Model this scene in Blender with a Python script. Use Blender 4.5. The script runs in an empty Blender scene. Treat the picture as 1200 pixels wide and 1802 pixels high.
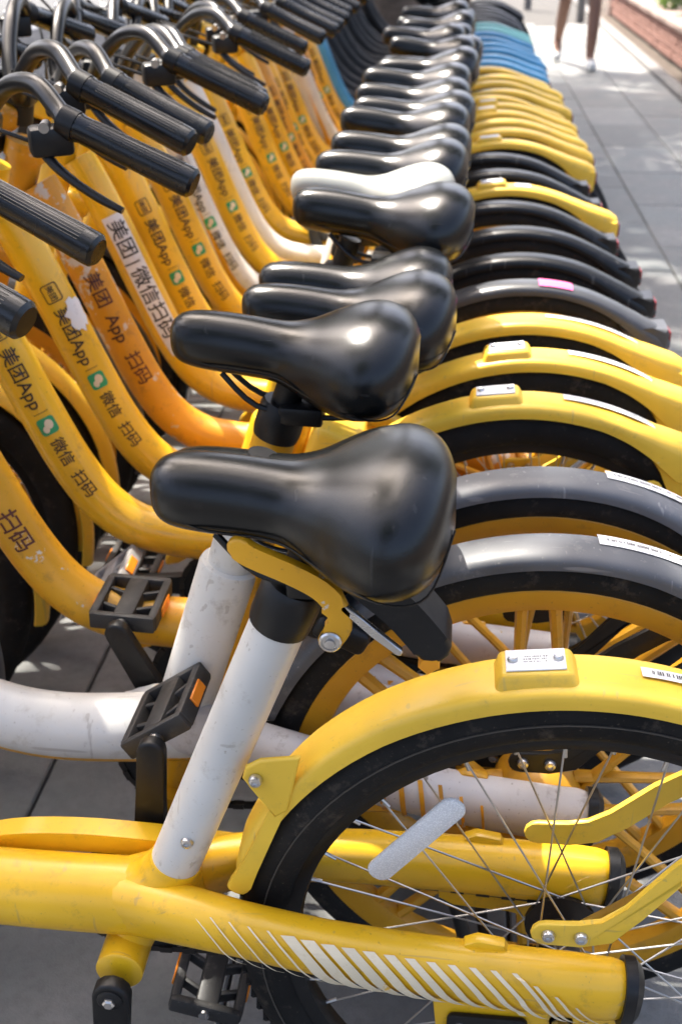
import bpy, bmesh, math, random
from mathutils import Vector, Matrix, Euler, noise
R_ = math.radians
PI = math.pi
random.seed(7)
S = bpy.context.scene
COL = S.collection

# ------------------------------------------------------------------ camera
F_PX, VPX, VPY, CAM_H = 2000.0, 820.0, -170.0, 1.225      # pixels of the 1200 x 1802 photograph
yv = Vector(((VPX-600)/F_PX, (VPY-901)/F_PX, 1)).normalized()
zv = Vector((0, -yv.z, yv.y)).normalized()
xv = yv.cross(zv)
cam = bpy.data.cameras.new('camera')
camo = bpy.data.objects.new('camera', cam); COL.objects.link(camo)
m3 = Matrix(((xv.x, -xv.y, -xv.z), (yv.x, -yv.y, -yv.z), (zv.x, -zv.y, -zv.z)))
camo.matrix_world = Matrix.Translation((0, 0, CAM_H)) @ m3.to_4x4()
cam.sensor_fit = 'VERTICAL'; cam.sensor_height = 36; cam.lens = 36*F_PX/1802
cam.clip_start = 0.02; cam.clip_end = 500
cam.dof.use_dof = True; cam.dof.focus_distance = 1.02; cam.dof.aperture_fstop = 8.0
S.camera = camo

# ------------------------------------------------------------------ world, sun, exposure
SUN_EL, SUN_AZ = 60, -38                     # azimuth clockwise from +Y
W = bpy.data.worlds.new('World'); S.world = W; W.use_nodes = True
nt = W.node_tree
sky = nt.nodes.new('ShaderNodeTexSky'); sky.sky_type = 'NISHITA'; sky.sun_disc = False
sky.sun_elevation = R_(SUN_EL); sky.sun_rotation = R_(SUN_AZ)
sky.air_density = .75; sky.dust_density = 6.5; sky.ozone_density = .4
nt.links.new(sky.outputs[0], nt.nodes['Background'].inputs[0])
nt.nodes['Background'].inputs[1].default_value = 0.15
sun = bpy.data.lights.new('sun', 'SUN'); sun.energy = 3.2; sun.angle = R_(0.55); sun.color = (1, .95, .86)
suno = bpy.data.objects.new('sun', sun); COL.objects.link(suno)
sd = Vector((math.sin(R_(SUN_AZ))*math.cos(R_(SUN_EL)), math.cos(R_(SUN_AZ))*math.cos(R_(SUN_EL)), math.sin(R_(SUN_EL))))
suno.rotation_euler = (-sd).to_track_quat('-Z', 'Y').to_euler(); suno.location = sd*30
vs = S.view_settings
vs.view_transform = 'Standard'; vs.look = 'None'; vs.exposure = 2.0; vs.gamma = 1; vs.use_curve_mapping = False
S.cycles.use_denoising = True
S.cycles.max_bounces = 8; S.cycles.diffuse_bounces = 4; S.cycles.glossy_bounces = 4; S.cycles.transparent_max_bounces = 8
S.cycles.caustics_reflective = False; S.cycles.caustics_refractive = False

# ------------------------------------------------------------------ materials
MATS = {}
def nodes_of(name):
    m = bpy.data.materials.new(name); m.use_nodes = True
    n = m.node_tree; return m, n, n.nodes['Principled BSDF'], n.nodes, n.links
def rgba(c): return (c[0], c[1], c[2], 1)
def coords(n, l, scale=1.0):
    """object coordinates shifted by the object's own random number"""
    tc = n.new('ShaderNodeTexCoord'); oi = n.new('ShaderNodeObjectInfo')
    mu = n.new('ShaderNodeMath'); mu.operation = 'MULTIPLY'; mu.inputs[1].default_value = 37.0
    l.new(oi.outputs['Random'], mu.inputs[0])
    ad = n.new('ShaderNodeVectorMath'); ad.operation = 'ADD'
    l.new(tc.outputs['Object'], ad.inputs[0]); l.new(mu.outputs[0], ad.inputs[1])
    return ad.outputs[0], oi.outputs['Random']
def noise_n(n, l, vec, scale, detail=4, rough=.55):
    t = n.new('ShaderNodeTexNoise'); t.inputs['Scale'].default_value = scale
    t.inputs['Detail'].default_value = detail; t.inputs['Roughness'].default_value = rough
    l.new(vec, t.inputs['Vector']); return t.outputs['Fac']
def ramp(n, l, fac, a, b, ca=(0,0,0,1), cb=(1,1,1,1)):
    r = n.new('ShaderNodeValToRGB'); r.color_ramp.elements[0].position = a; r.color_ramp.elements[1].position = b
    r.color_ramp.elements[0].color = ca; r.color_ramp.elements[1].color = cb
    l.new(fac, r.inputs[0]); return r.outputs[0]
def mixc(n, l, fac, a, b, mode='MIX'):
    m = n.new('ShaderNodeMix'); m.data_type = 'RGBA'; m.blend_type = mode
    if isinstance(fac, (int, float)): m.inputs[0].default_value = fac
    else: l.new(fac, m.inputs[0])
    for i, v in ((6, a), (7, b)):
        if isinstance(v, tuple): m.inputs[i].default_value = v
        else: l.new(v, m.inputs[i])
    return m.outputs[2]
def bump(n, l, p, h, strength, dist=.001):
    b = n.new('ShaderNodeBump'); b.inputs['Strength'].default_value = strength; b.inputs['Distance'].default_value = dist
    l.new(h, b.inputs['Height']); l.new(b.outputs[0], p.inputs['Normal'])

def surf(name, base, rough=.5, metal=0, dirt=.0, dirt_c=(.10,.07,.04), wear=0, wear_c=(.6,.58,.55), var=.06, bscale=0, bstr=0, coat=0, spec=.5, scratch=0, scratch_c=(.5,.45,.38)):
    """painted / plastic / rubber surface with blotchy tone, grime and worn patches of its own"""
    if name in MATS: return MATS[name]
    m, nt_, p, n, l = nodes_of(name)
    v, rnd = coords(n, l)
    big = noise_n(n, l, v, 7, 3)
    dark = tuple(max(0, c*(1-2.2*var)) for c in base); lite = tuple(min(1, c*(1+1.5*var)) for c in base)
    c = mixc(n, l, ramp(n, l, big, .3, .7), rgba(dark), rgba(lite))
    if dirt > 0:
        d = noise_n(n, l, v, 38, 8, .72)
        f = ramp(n, l, d, .56, .80, (0,0,0,1), (dirt, dirt, dirt, 1))
        c = mixc(n, l, f, c, rgba(dirt_c))
        d2 = noise_n(n, l, v, 210, 3, .6)
        f2 = ramp(n, l, d2, .66, .76, (0,0,0,1), (dirt*.8, dirt*.8, dirt*.8, 1))
        c = mixc(n, l, f2, c, rgba(dirt_c))
    if wear > 0:
        w = noise_n(n, l, v, 16, 7, .7)
        f = ramp(n, l, w, .70-.12*wear, .72-.12*wear)
        c = mixc(n, l, f, c, rgba(wear_c))
    if scratch > 0:
        for q, (sx_, sy_, sz_) in enumerate(((9,260,70),(120,60,7))):
            mp = n.new('ShaderNodeMapping'); mp.inputs['Scale'].default_value = (sx_, sy_, sz_); mp.inputs['Rotation'].default_value = (.3+q, .5, .2+q*.7)
            l.new(v, mp.inputs['Vector'])
            sc = noise_n(n, l, mp.outputs[0], 1.0, 2, .4)
            f = ramp(n, l, sc, .70, .73, (0,0,0,1), (scratch,)*3+(1,))
            c = mixc(n, l, f, c, rgba(scratch_c))
    l.new(c, p.inputs['Base Color'])
    p.inputs['Metallic'].default_value = metal
    p.inputs['Specular IOR Level'].default_value = spec
    rr = noise_n(n, l, v, 24, 5)
    l.new(ramp(n, l, rr, .3, .7, (max(.03,rough*.86),)*3+(1,), (min(1,rough*1.16),)*3+(1,)), p.inputs['Roughness'])
    if coat: p.inputs['Coat Weight'].default_value = coat; p.inputs['Coat Roughness'].default_value = .12
    if bscale: bump(n, l, p, noise_n(n, l, v, bscale, 4), bstr)
    MATS[name] = m; return m

YEL = surf('yellow_paint', (.78,.445,.012), .36, dirt=.60, var=.08, wear=.12, wear_c=(.50,.40,.26), coat=.2, scratch=.45, scratch_c=(.42,.27,.09))
YEL2 = surf('bright_yellow_plastic', (.83,.52,.045), .40, dirt=.42, dirt_c=(.22,.15,.07), var=.07, wear=.08, wear_c=(.75,.66,.42), scratch=.5, scratch_c=(.52,.36,.10))
ORA = surf('orange_yellow_paint', (.71,.345,.011), .38, dirt=.7, var=.10, wear=.5, wear_c=(.62,.55,.45), coat=.1)
ORC = surf('worn_orange_paint', (.67,.295,.010), .42, dirt=.8, var=.12, wear=1.0, wear_c=(.55,.5,.44))
RIMY = surf('yellow_rim_paint', (.62,.30,.014), .40, dirt=.6, var=.10)
WHT = surf('white_paint', (.66,.64,.59), .40, dirt=.65, dirt_c=(.24,.18,.11), var=.07, coat=.1, scratch=.5, scratch_c=(.34,.30,.25))
WHTD = surf('dirty_white_paint', (.62,.585,.56), .48, dirt=.85, var=.08, dirt_c=(.16,.10,.05), wear=.3, wear_c=(.5,.30,.06))
BLUE = surf('blue_paint', (.085,.34,.56), .38, dirt=.25, var=.08)
TEAL = surf('turquoise_plastic', (.20,.56,.52), .42, dirt=.2, var=.06)
GRY = surf('grey_plastic_mudguard', (.112,.115,.122), .52, dirt=.55, dirt_c=(.30,.28,.26), var=.16, scratch=.5, scratch_c=(.32,.31,.30), bscale=300, bstr=.08)
GRYD = surf('dark_grey_mudguard', (.055,.057,.062), .36, dirt=.35, dirt_c=(.2,.19,.18), var=.12)
BLK = surf('black_plastic', (.009,.009,.0095), .40, dirt=.3, dirt_c=(.07,.06,.05), var=.15, bscale=250, bstr=.06, spec=.32)
BLKF = surf('black_fender_plastic', (.008,.0083,.009), .33, dirt=.3, dirt_c=(.10,.09,.08), var=.15, spec=.34, scratch=.5, scratch_c=(.11,.105,.10))
DIRTYBLK = surf('dusty_black_plastic', (.022,.021,.020), .55, dirt=.7, dirt_c=(.15,.13,.11), var=.2, bscale=180, bstr=.25)
PEDG = surf('worn_grey_pedal', (.36,.35,.34), .45, dirt=.6, dirt_c=(.03,.03,.03), var=.2)
SEAM = surf('tyre_seam', (.06,.052,.042), .7, dirt=.5)
SHADEF = surf('shade_dark_frame', (.022,.019,.017), .6, dirt=.4, dirt_c=(.06,.05,.04), var=.2)  # shade among the far frames put into their colour
BAR = surf('black_bar_paint', (.006,.006,.0065), .32, dirt=.3, dirt_c=(.10,.09,.085), var=.1, spec=.36)
GRIP = surf('grip_rubber', (.006,.0062,.007), .26, dirt=.10, dirt_c=(.06,.055,.05), var=.15, bscale=420, bstr=.15)
TYRE = surf('tyre_rubber', (.012,.0115,.011), .72, dirt=.95, dirt_c=(.095,.075,.055), var=.25, bscale=220, bstr=.35, spec=.25)
SADL = surf('saddle_vinyl', (.0045,.005,.005), .235, dirt=.18, dirt_c=(.05,.048,.045), var=.10, bscale=620, bstr=.2, spec=.42, scratch=.35, scratch_c=(.035,.034,.033))
SADW = surf('pale_saddle_vinyl', (.34,.34,.30), .34, dirt=.3, var=.06)
STEEL = surf('bright_steel', (.62,.61,.60), .28, metal=1, dirt=.4, dirt_c=(.12,.08,.05))
SPOKE = surf('spoke_steel', (.50,.49,.48), .34, metal=1, dirt=.3)
RUST = surf('rusty_steel', (.30,.22,.17), .5, metal=.7, dirt=.9, dirt_c=(.12,.05,.02))
CHAINM = surf('oily_chain', (.035,.03,.026), .42, metal=.6, dirt=.5)
STK = surf('white_sticker', (.70,.70,.70), .45, dirt=.45, dirt_c=(.2,.18,.16), wear=.3, wear_c=(.45,.43,.40))
STKP = surf('pink_sticker', (.78,.13,.33), .45, dirt=.2)
PRINT = surf('printed_brown', (.055,.028,.010), .5, var=.2)
PRINTB = surf('printed_black', (.018,.016,.014), .5, var=.2)
PRINTR = surf('printed_red_brown', (.085,.018,.008), .5, var=.25)
PRINTW = surf('printed_white', (.70,.60,.42), .42, dirt=.5, dirt_c=(.4,.25,.05), var=.06, wear=.5, wear_c=(.68,.40,.05))
GREEN = surf('icon_green', (.02,.30,.12), .42, dirt=.2)
REFW = surf('white_reflector', (.62,.62,.61), .25, var=.04, dirt=.2)
REFO = surf('orange_reflector', (.80,.25,.02), .25, var=.08)
REFR = surf('red_reflector', (.22,.012,.014), .2, var=.08)
GLOWO = surf('orange_plastic_tip', (.85,.32,.01), .3, var=.05)
SKIN = surf('skin', (.27,.135,.088), .5, var=.05, bscale=90, bstr=.05)
SHORT = surf('dark_green_cloth', (.012,.022,.019), .85, var=.2)
SHIRT = surf('grey_cloth', (.30,.31,.33), .85, var=.1)
SHOE = surf('white_shoe', (.72,.72,.70), .6, var=.06, dirt=.3)
HAIR = surf('dark_hair', (.012,.009,.008), .5, var=.2)

# reflector prism relief
def _prism(m):
    nt_ = m.node_tree; n, l, p = nt_.nodes, nt_.links, nt_.nodes['Principled BSDF']
    tc = n.new('ShaderNodeTexCoord'); vo = n.new('ShaderNodeTexVoronoi'); vo.inputs['Scale'].default_value = 700
    l.new(tc.outputs['Object'], vo.inputs['Vector']); l.new(ramp(n, l, vo.outputs['Distance'], .15, .55, (.86,.86,.84,1), (.64,.64,.63,1)), p.inputs['Base Color']); bump(n, l, p, vo.outputs['Distance'], .35, .0015)
_prism(REFW)

def slab_material():
    m, nt_, p, n, l = nodes_of('paving_stone')
    v, rnd = coords(n, l)
    a = noise_n(n, l, v, 3.5, 6, .65); b = noise_n(n, l, v, 55, 6, .7); c = noise_n(n, l, v, 420, 3)
    col = mixc(n, l, ramp(n, l, a, .36, .64), (.125,.137,.132,1), (.222,.217,.208,1))
    col = mixc(n, l, ramp(n, l, b, .45, .75, (0,0,0,1), (.6,.6,.6,1)), col, (.10,.098,.094,1))
    sp = ramp(n, l, b, .22, .30, (.5,.5,.5,1), (0,0,0,1)); col = mixc(n, l, sp, col, (.46,.45,.43,1))
    g = n.new('ShaderNodeMath'); g.operation = 'MULTIPLY_ADD'; g.inputs[1].default_value = .35; g.inputs[2].default_value = .82
    l.new(rnd, g.inputs[0])
    hs = n.new('ShaderNodeHueSaturation'); l.new(g.outputs[0], hs.inputs['Value']); l.new(col, hs.inputs['Color'])
    l.new(hs.outputs[0], p.inputs['Base Color'])
    l.new(ramp(n, l, a, .3, .7, (.55,)*3+(1,), (.85,)*3+(1,)), p.inputs['Roughness'])
    ad = n.new('ShaderNodeMath'); l.new(b, ad.inputs[0]); l.new(c, ad.inputs[1])
    bump(n, l, p, ad.outputs[0], .45, .002); return m
SLAB = slab_material()
def rough_mat(name, c1, c2, scale, rough=.9, bs=.5, bd=.004, fine=200):
    m, nt_, p, n, l = nodes_of(name); v, rnd = coords(n, l)
    a = noise_n(n, l, v, scale, 8, .65); b = noise_n(n, l, v, fine, 4)
    col = mixc(n, l, ramp(n, l, a, .3, .7), rgba(c1), rgba(c2)); col = mixc(n, l, ramp(n, l, b, .4, .8, (0,0,0,1), (.4,)*3+(1,)), col, rgba(tuple(x*.6 for x in c1)))
    l.new(col, p.inputs['Base Color']); p.inputs['Roughness'].default_value = rough
    bump(n, l, p, b, bs, bd); return m
MORTAR = rough_mat('joint_sand', (.05,.047,.043), (.085,.08,.074), 20)
ASPH = rough_mat('asphalt', (.050,.053,.057), (.078,.081,.086), 4, fine=160)
KERB = rough_mat('kerb_stone', (.16,.155,.15), (.25,.24,.23), 8)
SOIL = rough_mat('soil', (.05,.035,.025), (.11,.085,.065), 6, bs=.8, bd=.02, fine=60)
BARK = rough_mat('bark', (.060,.043,.033), (.17,.125,.095), 9, bs=1, bd=.03, fine=45)
BRICK = rough_mat('red_brick', (.19,.09,.068), (.30,.155,.12), 12)
COPING = rough_mat('coping_stone', (.24,.17,.145), (.34,.26,.225), 10)
ROADW = rough_mat('road_paint', (.62,.62,.61), (.78,.78,.76), 12)
def leaf_mat(name, c1, c2):
    m, nt_, p, n, l = nodes_of(name)
    g = n.new('ShaderNodeNewGeometry'); col = mixc(n, l, g.outputs['Random Per Island'], rgba(c1), rgba(c2))
    l.new(col, p.inputs['Base Color']); p.inputs['Roughness'].default_value = .5
    tr = n.new('ShaderNodeBsdfTranslucent'); l.new(col, tr.inputs['Color'])
    mx = n.new('ShaderNodeMixShader'); mx.inputs[0].default_value = .35
    l.new(p.outputs[0], mx.inputs[1]); l.new(tr.outputs[0], mx.inputs[2]); l.new(mx.outputs[0], n['Material Output'].inputs[0]); return m
LEAF = leaf_mat('tree_leaf', (.045,.085,.018), (.10,.16,.035))
LEAF2 = leaf_mat('shrub_leaf', (.05,.11,.02), (.14,.20,.05))

# ------------------------------------------------------------------ mesh helpers
MESH = {}
def mk(key, fn, smooth=40):
    if key in MESH: return MESH[key]
    bm = bmesh.new(); fn(bm)
    bmesh.ops.recalc_face_normals(bm, faces=bm.faces)
    me = bpy.data.meshes.new(key); bm.to_mesh(me); bm.free()
    if smooth:
        me.shade_smooth(); me.set_sharp_from_angle(angle=R_(smooth))
    me.materials.append(None)
    MESH[key] = me; return me
def link(name, me, mat=None, parent=None, loc=(0,0,0), rot=(0,0,0), label=None):
    o = bpy.data.objects.new(name, me); COL.objects.link(o)
    o.location = loc; o.rotation_euler = rot
    if parent: o.parent = parent
    if mat and me is not None:
        o.material_slots[0].link = 'OBJECT'; o.material_slots[0].material = mat
    if label: o['label'] = label
    return o
def tag(o, label, cat, group=None):
    o['label'] = label; o['category'] = cat
    if group: o['group'] = group
    return o
def V(*a): return Vector(a)
def catmull(pts, rads, sub):
    P, Q = [], []; n = len(pts)
    for i in range(n-1):
        p0, p1, p2, p3 = pts[max(i-1,0)], pts[i], pts[i+1], pts[min(i+2,n-1)]
        for k in range(sub):
            t = k/sub
            P.append(.5*((2*p1)+(p2-p0)*t+(2*p0-5*p1+4*p2-p3)*t*t+(3*p1-p0-3*p2+p3)*t**3))
            r1, r2 = rads[i], rads[i+1]; Q.append((r1[0]+(r2[0]-r1[0])*t, r1[1]+(r2[1]-r1[1])*t))
    P.append(pts[-1].copy()); Q.append(rads[-1]); return P, Q
def sweep(bm, pts, rad, n=12, sub=5, cap=True, sq=1.0):
    """tube through points; radii r or (lateral, normal); sq<1 squares the section"""
    pts = [Vector(p) for p in pts]
    if not isinstance(rad, (list, tuple)): rad = [rad]*len(pts)
    rad = [(r, r) if not isinstance(r, (list, tuple)) else r for r in rad]
    P, Q = catmull(pts, rad, sub) if sub > 1 else (pts, rad)
    rings = []; b = None
    for i, p in enumerate(P):
        t = (P[min(i+1,len(P)-1)]-P[max(i-1,0)]).normalized()
        if b is None: b = V(0,1,0) if abs(t.y) < .9 else V(0,0,1)
        b = (b-t*b.dot(t)).normalized(); nn = b.cross(t)
        ring = []
        for k in range(n):
            a = 2*PI*k/n; c, s = math.cos(a), math.sin(a)
            c = math.copysign(abs(c)**sq, c); s = math.copysign(abs(s)**sq, s)
            ring.append(bm.verts.new(p+b*(Q[i][0]*c)+nn*(Q[i][1]*s)))
        rings.append(ring)
    for i in range(len(rings)-1):
        for k in range(n): bm.faces.new((rings[i][k], rings[i][(k+1)%n], rings[i+1][(k+1)%n], rings[i+1][k]))
    if cap: bm.faces.new(rings[0][::-1]); bm.faces.new(rings[-1])
def ring_lathe(bm, prof, n=64, a0=0, a1=2*PI, c=(0,0,0)):
    """closed profile [(r, y)] turned round the y axis"""
    full = abs(a1-a0-2*PI) < 1e-6; cnt = n if full else n+1; R = []
    for i in range(cnt):
        a = a0+(a1-a0)*i/n
        R.append([bm.verts.new((c[0]+r*math.cos(a), c[1]+y, c[2]+r*math.sin(a))) for r, y in prof])
    m = len(prof)
    for i in range(cnt if full else cnt-1):
        A, B = R[i], R[(i+1)%cnt]
        for k in range(m): bm.faces.new((A[k], A[(k+1)%m], B[(k+1)%m], B[k]))
    if not full: bm.faces.new(R[0]); bm.faces.new(R[-1][::-1])
def disc_lathe(bm, prof, n=24, c=(0,0,0)):
    """open profile [(r, y)], closed at the axis, round the y axis"""
    R = [[bm.verts.new((c[0]+r*math.cos(2*PI*i/n), c[1]+y, c[2]+r*math.sin(2*PI*i/n))) for i in range(n)] for r, y in prof]
    for j in range(len(prof)-1):
        for i in range(n): bm.faces.new((R[j][i], R[j][(i+1)%n], R[j+1][(i+1)%n], R[j+1][i]))
    bm.faces.new(R[0]); bm.faces.new(R[-1][::-1])
def plate(bm, outline, y0, y1, bev=.0015, seg=2):
    """outline [(x, z)] extruded from y0 to y1 with rounded rims"""
    v0 = [bm.verts.new((x, y0, z)) for x, z in outline]; v1 = [bm.verts.new((x, y1, z)) for x, z in outline]
    n = len(outline); f = [bm.faces.new(v0), bm.faces.new(v1[::-1])]; es = list(f[0].edges)+list(f[1].edges)
    for i in range(n): bm.faces.new((v0[i], v1[i], v1[(i+1)%n], v0[(i+1)%n]))
    if bev: bmesh.ops.bevel(bm, geom=es, offset=bev, segments=seg, profile=.5, affect='EDGES')
def box(bm, c, s, bev=.002, rot=None, seg=2):
    r = bmesh.ops.create_cube(bm, size=1); vs_ = r['verts']
    M = Matrix.Translation(c) @ (rot.to_4x4() if rot else Matrix.Identity(4)) @ Matrix.Diagonal((*s, 1))
    bmesh.ops.transform(bm, matrix=M, verts=vs_)
    if bev:
        es = list({e for v in vs_ for e in v.link_edges}); bmesh.ops.bevel(bm, geom=es, offset=bev, segments=seg, profile=.5, affect='EDGES')
def strip_outline(pts, w):
    """outline of a strip of width w (or list) along a polyline in (x, z), with rounded ends"""
    pts = [Vector(p) for p in pts]; n = len(pts); ws = w if isinstance(w, list) else [w]*n
    A, B = [], []
    for i, p in enumerate(pts):
        t = (pts[min(i+1,n-1)]-pts[max(i-1,0)]).normalized(); q = Vector((-t.y, t.x))
        A.append(p+q*ws[i]/2); B.append(p-q*ws[i]/2)
    def endcap(p, t, w_, flip):
        q = Vector((-t.y, t.x)); out = []
        for k in range(1, 6):
            a = PI*k/6; out.append(p+q*(math.cos(a)*w_/2)+t*(math.sin(a)*w_/2))
        return out
    t1 = (pts[-1]-pts[-2]).normalized(); t0 = (pts[0]-pts[1]).normalized()
    c1 = endcap(pts[-1], t1, ws[-1], 0); c0 = endcap(pts[0], t0, ws[0], 0)
    return [tuple(v) for v in A+c1+B[::-1]+c0]
def smooth2(pts, sub=4):
    P = [Vector((p[0], 0, p[1])) for p in pts]; Q, _ = catmull(P, [(0,0)]*len(P), sub)
    return [(q.x, q.z) for q in Q]

# ------------------------------------------------------------------ text on tubes
def text_mesh_data(body, size):
    cu = bpy.data.curves.new('txt', 'FONT'); cu.body = body; cu.size = size; cu.resolution_u = 3; cu.offset = size*.012
    o = bpy.data.objects.new('txt', cu); COL.objects.link(o)
    dg = bpy.context.evaluated_depsgraph_get(); me = bpy.data.meshes.new_from_object(o.evaluated_get(dg))
    bpy.data.objects.remove(o); bpy.data.curves.remove(cu); return me
def tube_frame(P, s):
    """point, tangent at arc length s along polyline P"""
    for i in range(len(P)-1):
        d = (P[i+1]-P[i]).length
        if s <= d or i == len(P)-2:
            t = (P[i+1]-P[i]).normalized(); return P[i]+t*s, t
        s -= d
def wrap(bm_src, P, u0, phi0, r, lift=.0006, step=.003):
    """bend a flat (u, v) bmesh onto the near side of a tube in the xz plane"""
    vs_ = [v.co.y for v in bm_src.verts]
    if not vs_: return
    lo, hi = min(vs_), max(vs_); k = lo+step
    while k < hi:
        bmesh.ops.bisect_plane(bm_src, geom=bm_src.verts[:]+bm_src.edges[:]+bm_src.faces[:], plane_co=(0,k,0), plane_no=(0,1,0)); k += step
    us = [v.co.x for v in bm_src.verts]; lo, hi = min(us), max(us); k = lo+.012
    while k < hi:
        bmesh.ops.bisect_plane(bm_src, geom=bm_src.verts[:]+bm_src.edges[:]+bm_src.faces[:], plane_co=(k,0,0), plane_no=(1,0,0)); k += .012
    for v in bm_src.verts:
        p, t = tube_frame(P, u0+v.co.x); nrm = Vector((-t.z, 0, t.x))
        if nrm.z < 0: nrm = -nrm
        a = phi0+v.co.y/r
        v.co = p+(V(0,-1,0)*math.cos(a)+nrm*math.sin(a))*(r+lift+v.co.z)
def wrapped_text(key, body, size, P, u0, phi0, r):
    if key in MESH: return MESH[key]
    src = text_mesh_data(body, size); bm = bmesh.new(); bm.from_mesh(src); bpy.data.meshes.remove(src)
    for v in bm.verts: v.co.y -= size*.36
    wrap(bm, P, u0, phi0, r)
    me = bpy.data.meshes.new(key); bm.to_mesh(me); bm.free(); me.materials.clear(); me.materials.append(None); MESH[key] = me; return me
def wrapped_poly(key, polys, P, u0, phi0, r, lift=.0006):
    if key in MESH: return MESH[key]
    bm = bmesh.new()
    for poly in polys: bm.faces.new([bm.verts.new((u, v, 0)) for u, v in poly])
    wrap(bm, P, u0, phi0, r, lift)
    me = bpy.data.meshes.new(key); bm.to_mesh(me); bm.free(); me.materials.append(None); MESH[key] = me; return me
def rrect(u0, v0, u1, v1, rad, k=4):
    out = []
    for cx, cy, a0 in ((u1-rad, v1-rad, 0), (u0+rad, v1-rad, 90), (u0+rad, v0+rad, 180), (u1-rad, v0+rad, 270)):
        for i in range(k+1):
            a = R_(a0+90*i/k); out.append((cx+rad*math.cos(a), cy+rad*math.sin(a)))
    return out
def ellipse(cx, cy, a, b, k=14): return [(cx+a*math.cos(2*PI*i/k), cy+b*math.sin(2*PI*i/k)) for i in range(k)]

# ================================================================== SETTING
def structure(o): o['kind'] = 'structure'; return o
def sheet(name, x0, x1, y0, y1, z, mat):
    def f(bm): bm.faces.new([bm.verts.new(p) for p in ((x0,y0,z),(x1,y0,z),(x1,y1,z),(x0,y1,z))])
    return structure(link(name, mk(name, f, 0), mat))
sheet('ground', -300, 300, -60, 400, -.16, SOIL)
sheet('road', -16, -1.95, -40, 120, -.12, ASPH)
def f(bm): box(bm, (-.125, 40, -.08), (3.35, 116, .14), 0)
pav = structure(link('pavement', mk('pavement', f, 0), MORTAR))
SX, SY = .36, .72
random.seed(3)
for i in range(-5, 4):
    for j in range(-1, 20):
        off = SY/2 if i % 2 else 0
        def f(bm): box(bm, (0,0,-.02), (SX-.005, SY-.005, .04), .003, seg=1)
        link('paving_slab', mk('paving_slab', f, 30), SLAB, pav, (.12+SX*i+SX/2-.0, SY*j+off, .0+random.uniform(-.0012,.0012)), (random.uniform(-.0015,.0015), random.uniform(-.0015,.0015), random.choice((0, PI))))
def f(bm): box(bm, (0,40,-.04), (.15, 116, .24), .012)
structure(link('kerb', mk('kerb', f), KERB, None, (-1.87,0,-.02)))
def f(bm): box(bm, (0,40,-.04), (.10, 116, .16), .008)
structure(link('planting_kerb', mk('planting_kerb', f), KERB, None, (1.62,0,-.01)))
sheet('planting_strip', 1.67, 12, -20, 120, -.03, SOIL)
for k in range(9):
    def f(bm): box(bm, (0,0,0), (.14, 3.0, .006), .001, seg=1)
    o = link('lane_dash', mk('lane_dash', f), ROADW, None, (-5.2, -2+k*5.6, -.115)); structure(o)
def f(bm): box(bm, (0,0,0), (.14, 110, .006), .001, seg=1)
structure(link('edge_line', mk('edge_line', f), ROADW, None, (-2.35, 40, -.115)))

# low brick wall on the right
wall = link('brick_wall', None, loc=(1.98, 8.6, 0))
tag(wall, 'low red brick planter wall beside the pavement, with pale coping', 'wall')
def f(bm): box(bm, (.0, 3.6, .115), (.20, 7.2, .31), 0)
link('wall_core', mk('wall_core', f, 0), MORTAR, wall)
def f(bm): box(bm, (0,0,0), (.235, .225, .062), .004, seg=1)
bm_brick = mk('brick', f, 30)
random.seed(11)
for row in range(4):
    for k in range(30):
        o = link('brick', bm_brick, BRICK, wall, (random.uniform(-.004,.004), .12+k*.238+(.119 if row % 2 else 0), .015+row*.072+.02))
def f(bm): box(bm, (0,0,0), (.30, .88, .05), .008)
for k in range(8): link('coping_stone', mk('coping_stone', f), COPING, wall, (0, .45+k*.9, .293))
def f(bm):
    box(bm, (0,0,.25), (.26,.26,.56), .01); box(bm, (0,0,.55), (.32,.32,.06), .01); box(bm, (0,0,.59), (.20,.20,.05), .02)
for k, yy in enumerate((8.45, 15.95)):
    tag(link('gate_pier', mk('gate_pier', f), COPING, None, (1.98, yy, -.02)), ('squat pale stone pier at the near end of the brick wall', 'squat pale stone pier at the far end of the brick wall')[k], 'pier')
def f(bm):
    disc_lathe(bm, [(.05,0),(.05,.72),(.045,.74),(.05,.76),(.05,.82),(.03,.85)], 16)
    bmesh.ops.rotate(bm, cent=(0,0,0), matrix=Matrix.Rotation(PI/2, 3, 'X'), verts=bm.verts)
for k, (xx, yy) in enumerate(((1.38,14.6),(.86,16.4),(1.72,17.0))):
    tag(link('bollard', mk('bollard', f), KERB, None, (xx,yy,0)), ('grey stone bollard on the pavement past the walker', 'grey stone bollard farther along the pavement than the walker', 'grey stone bollard beside the planting kerb')[k], 'bollard', 'bollards on the pavement')

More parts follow.
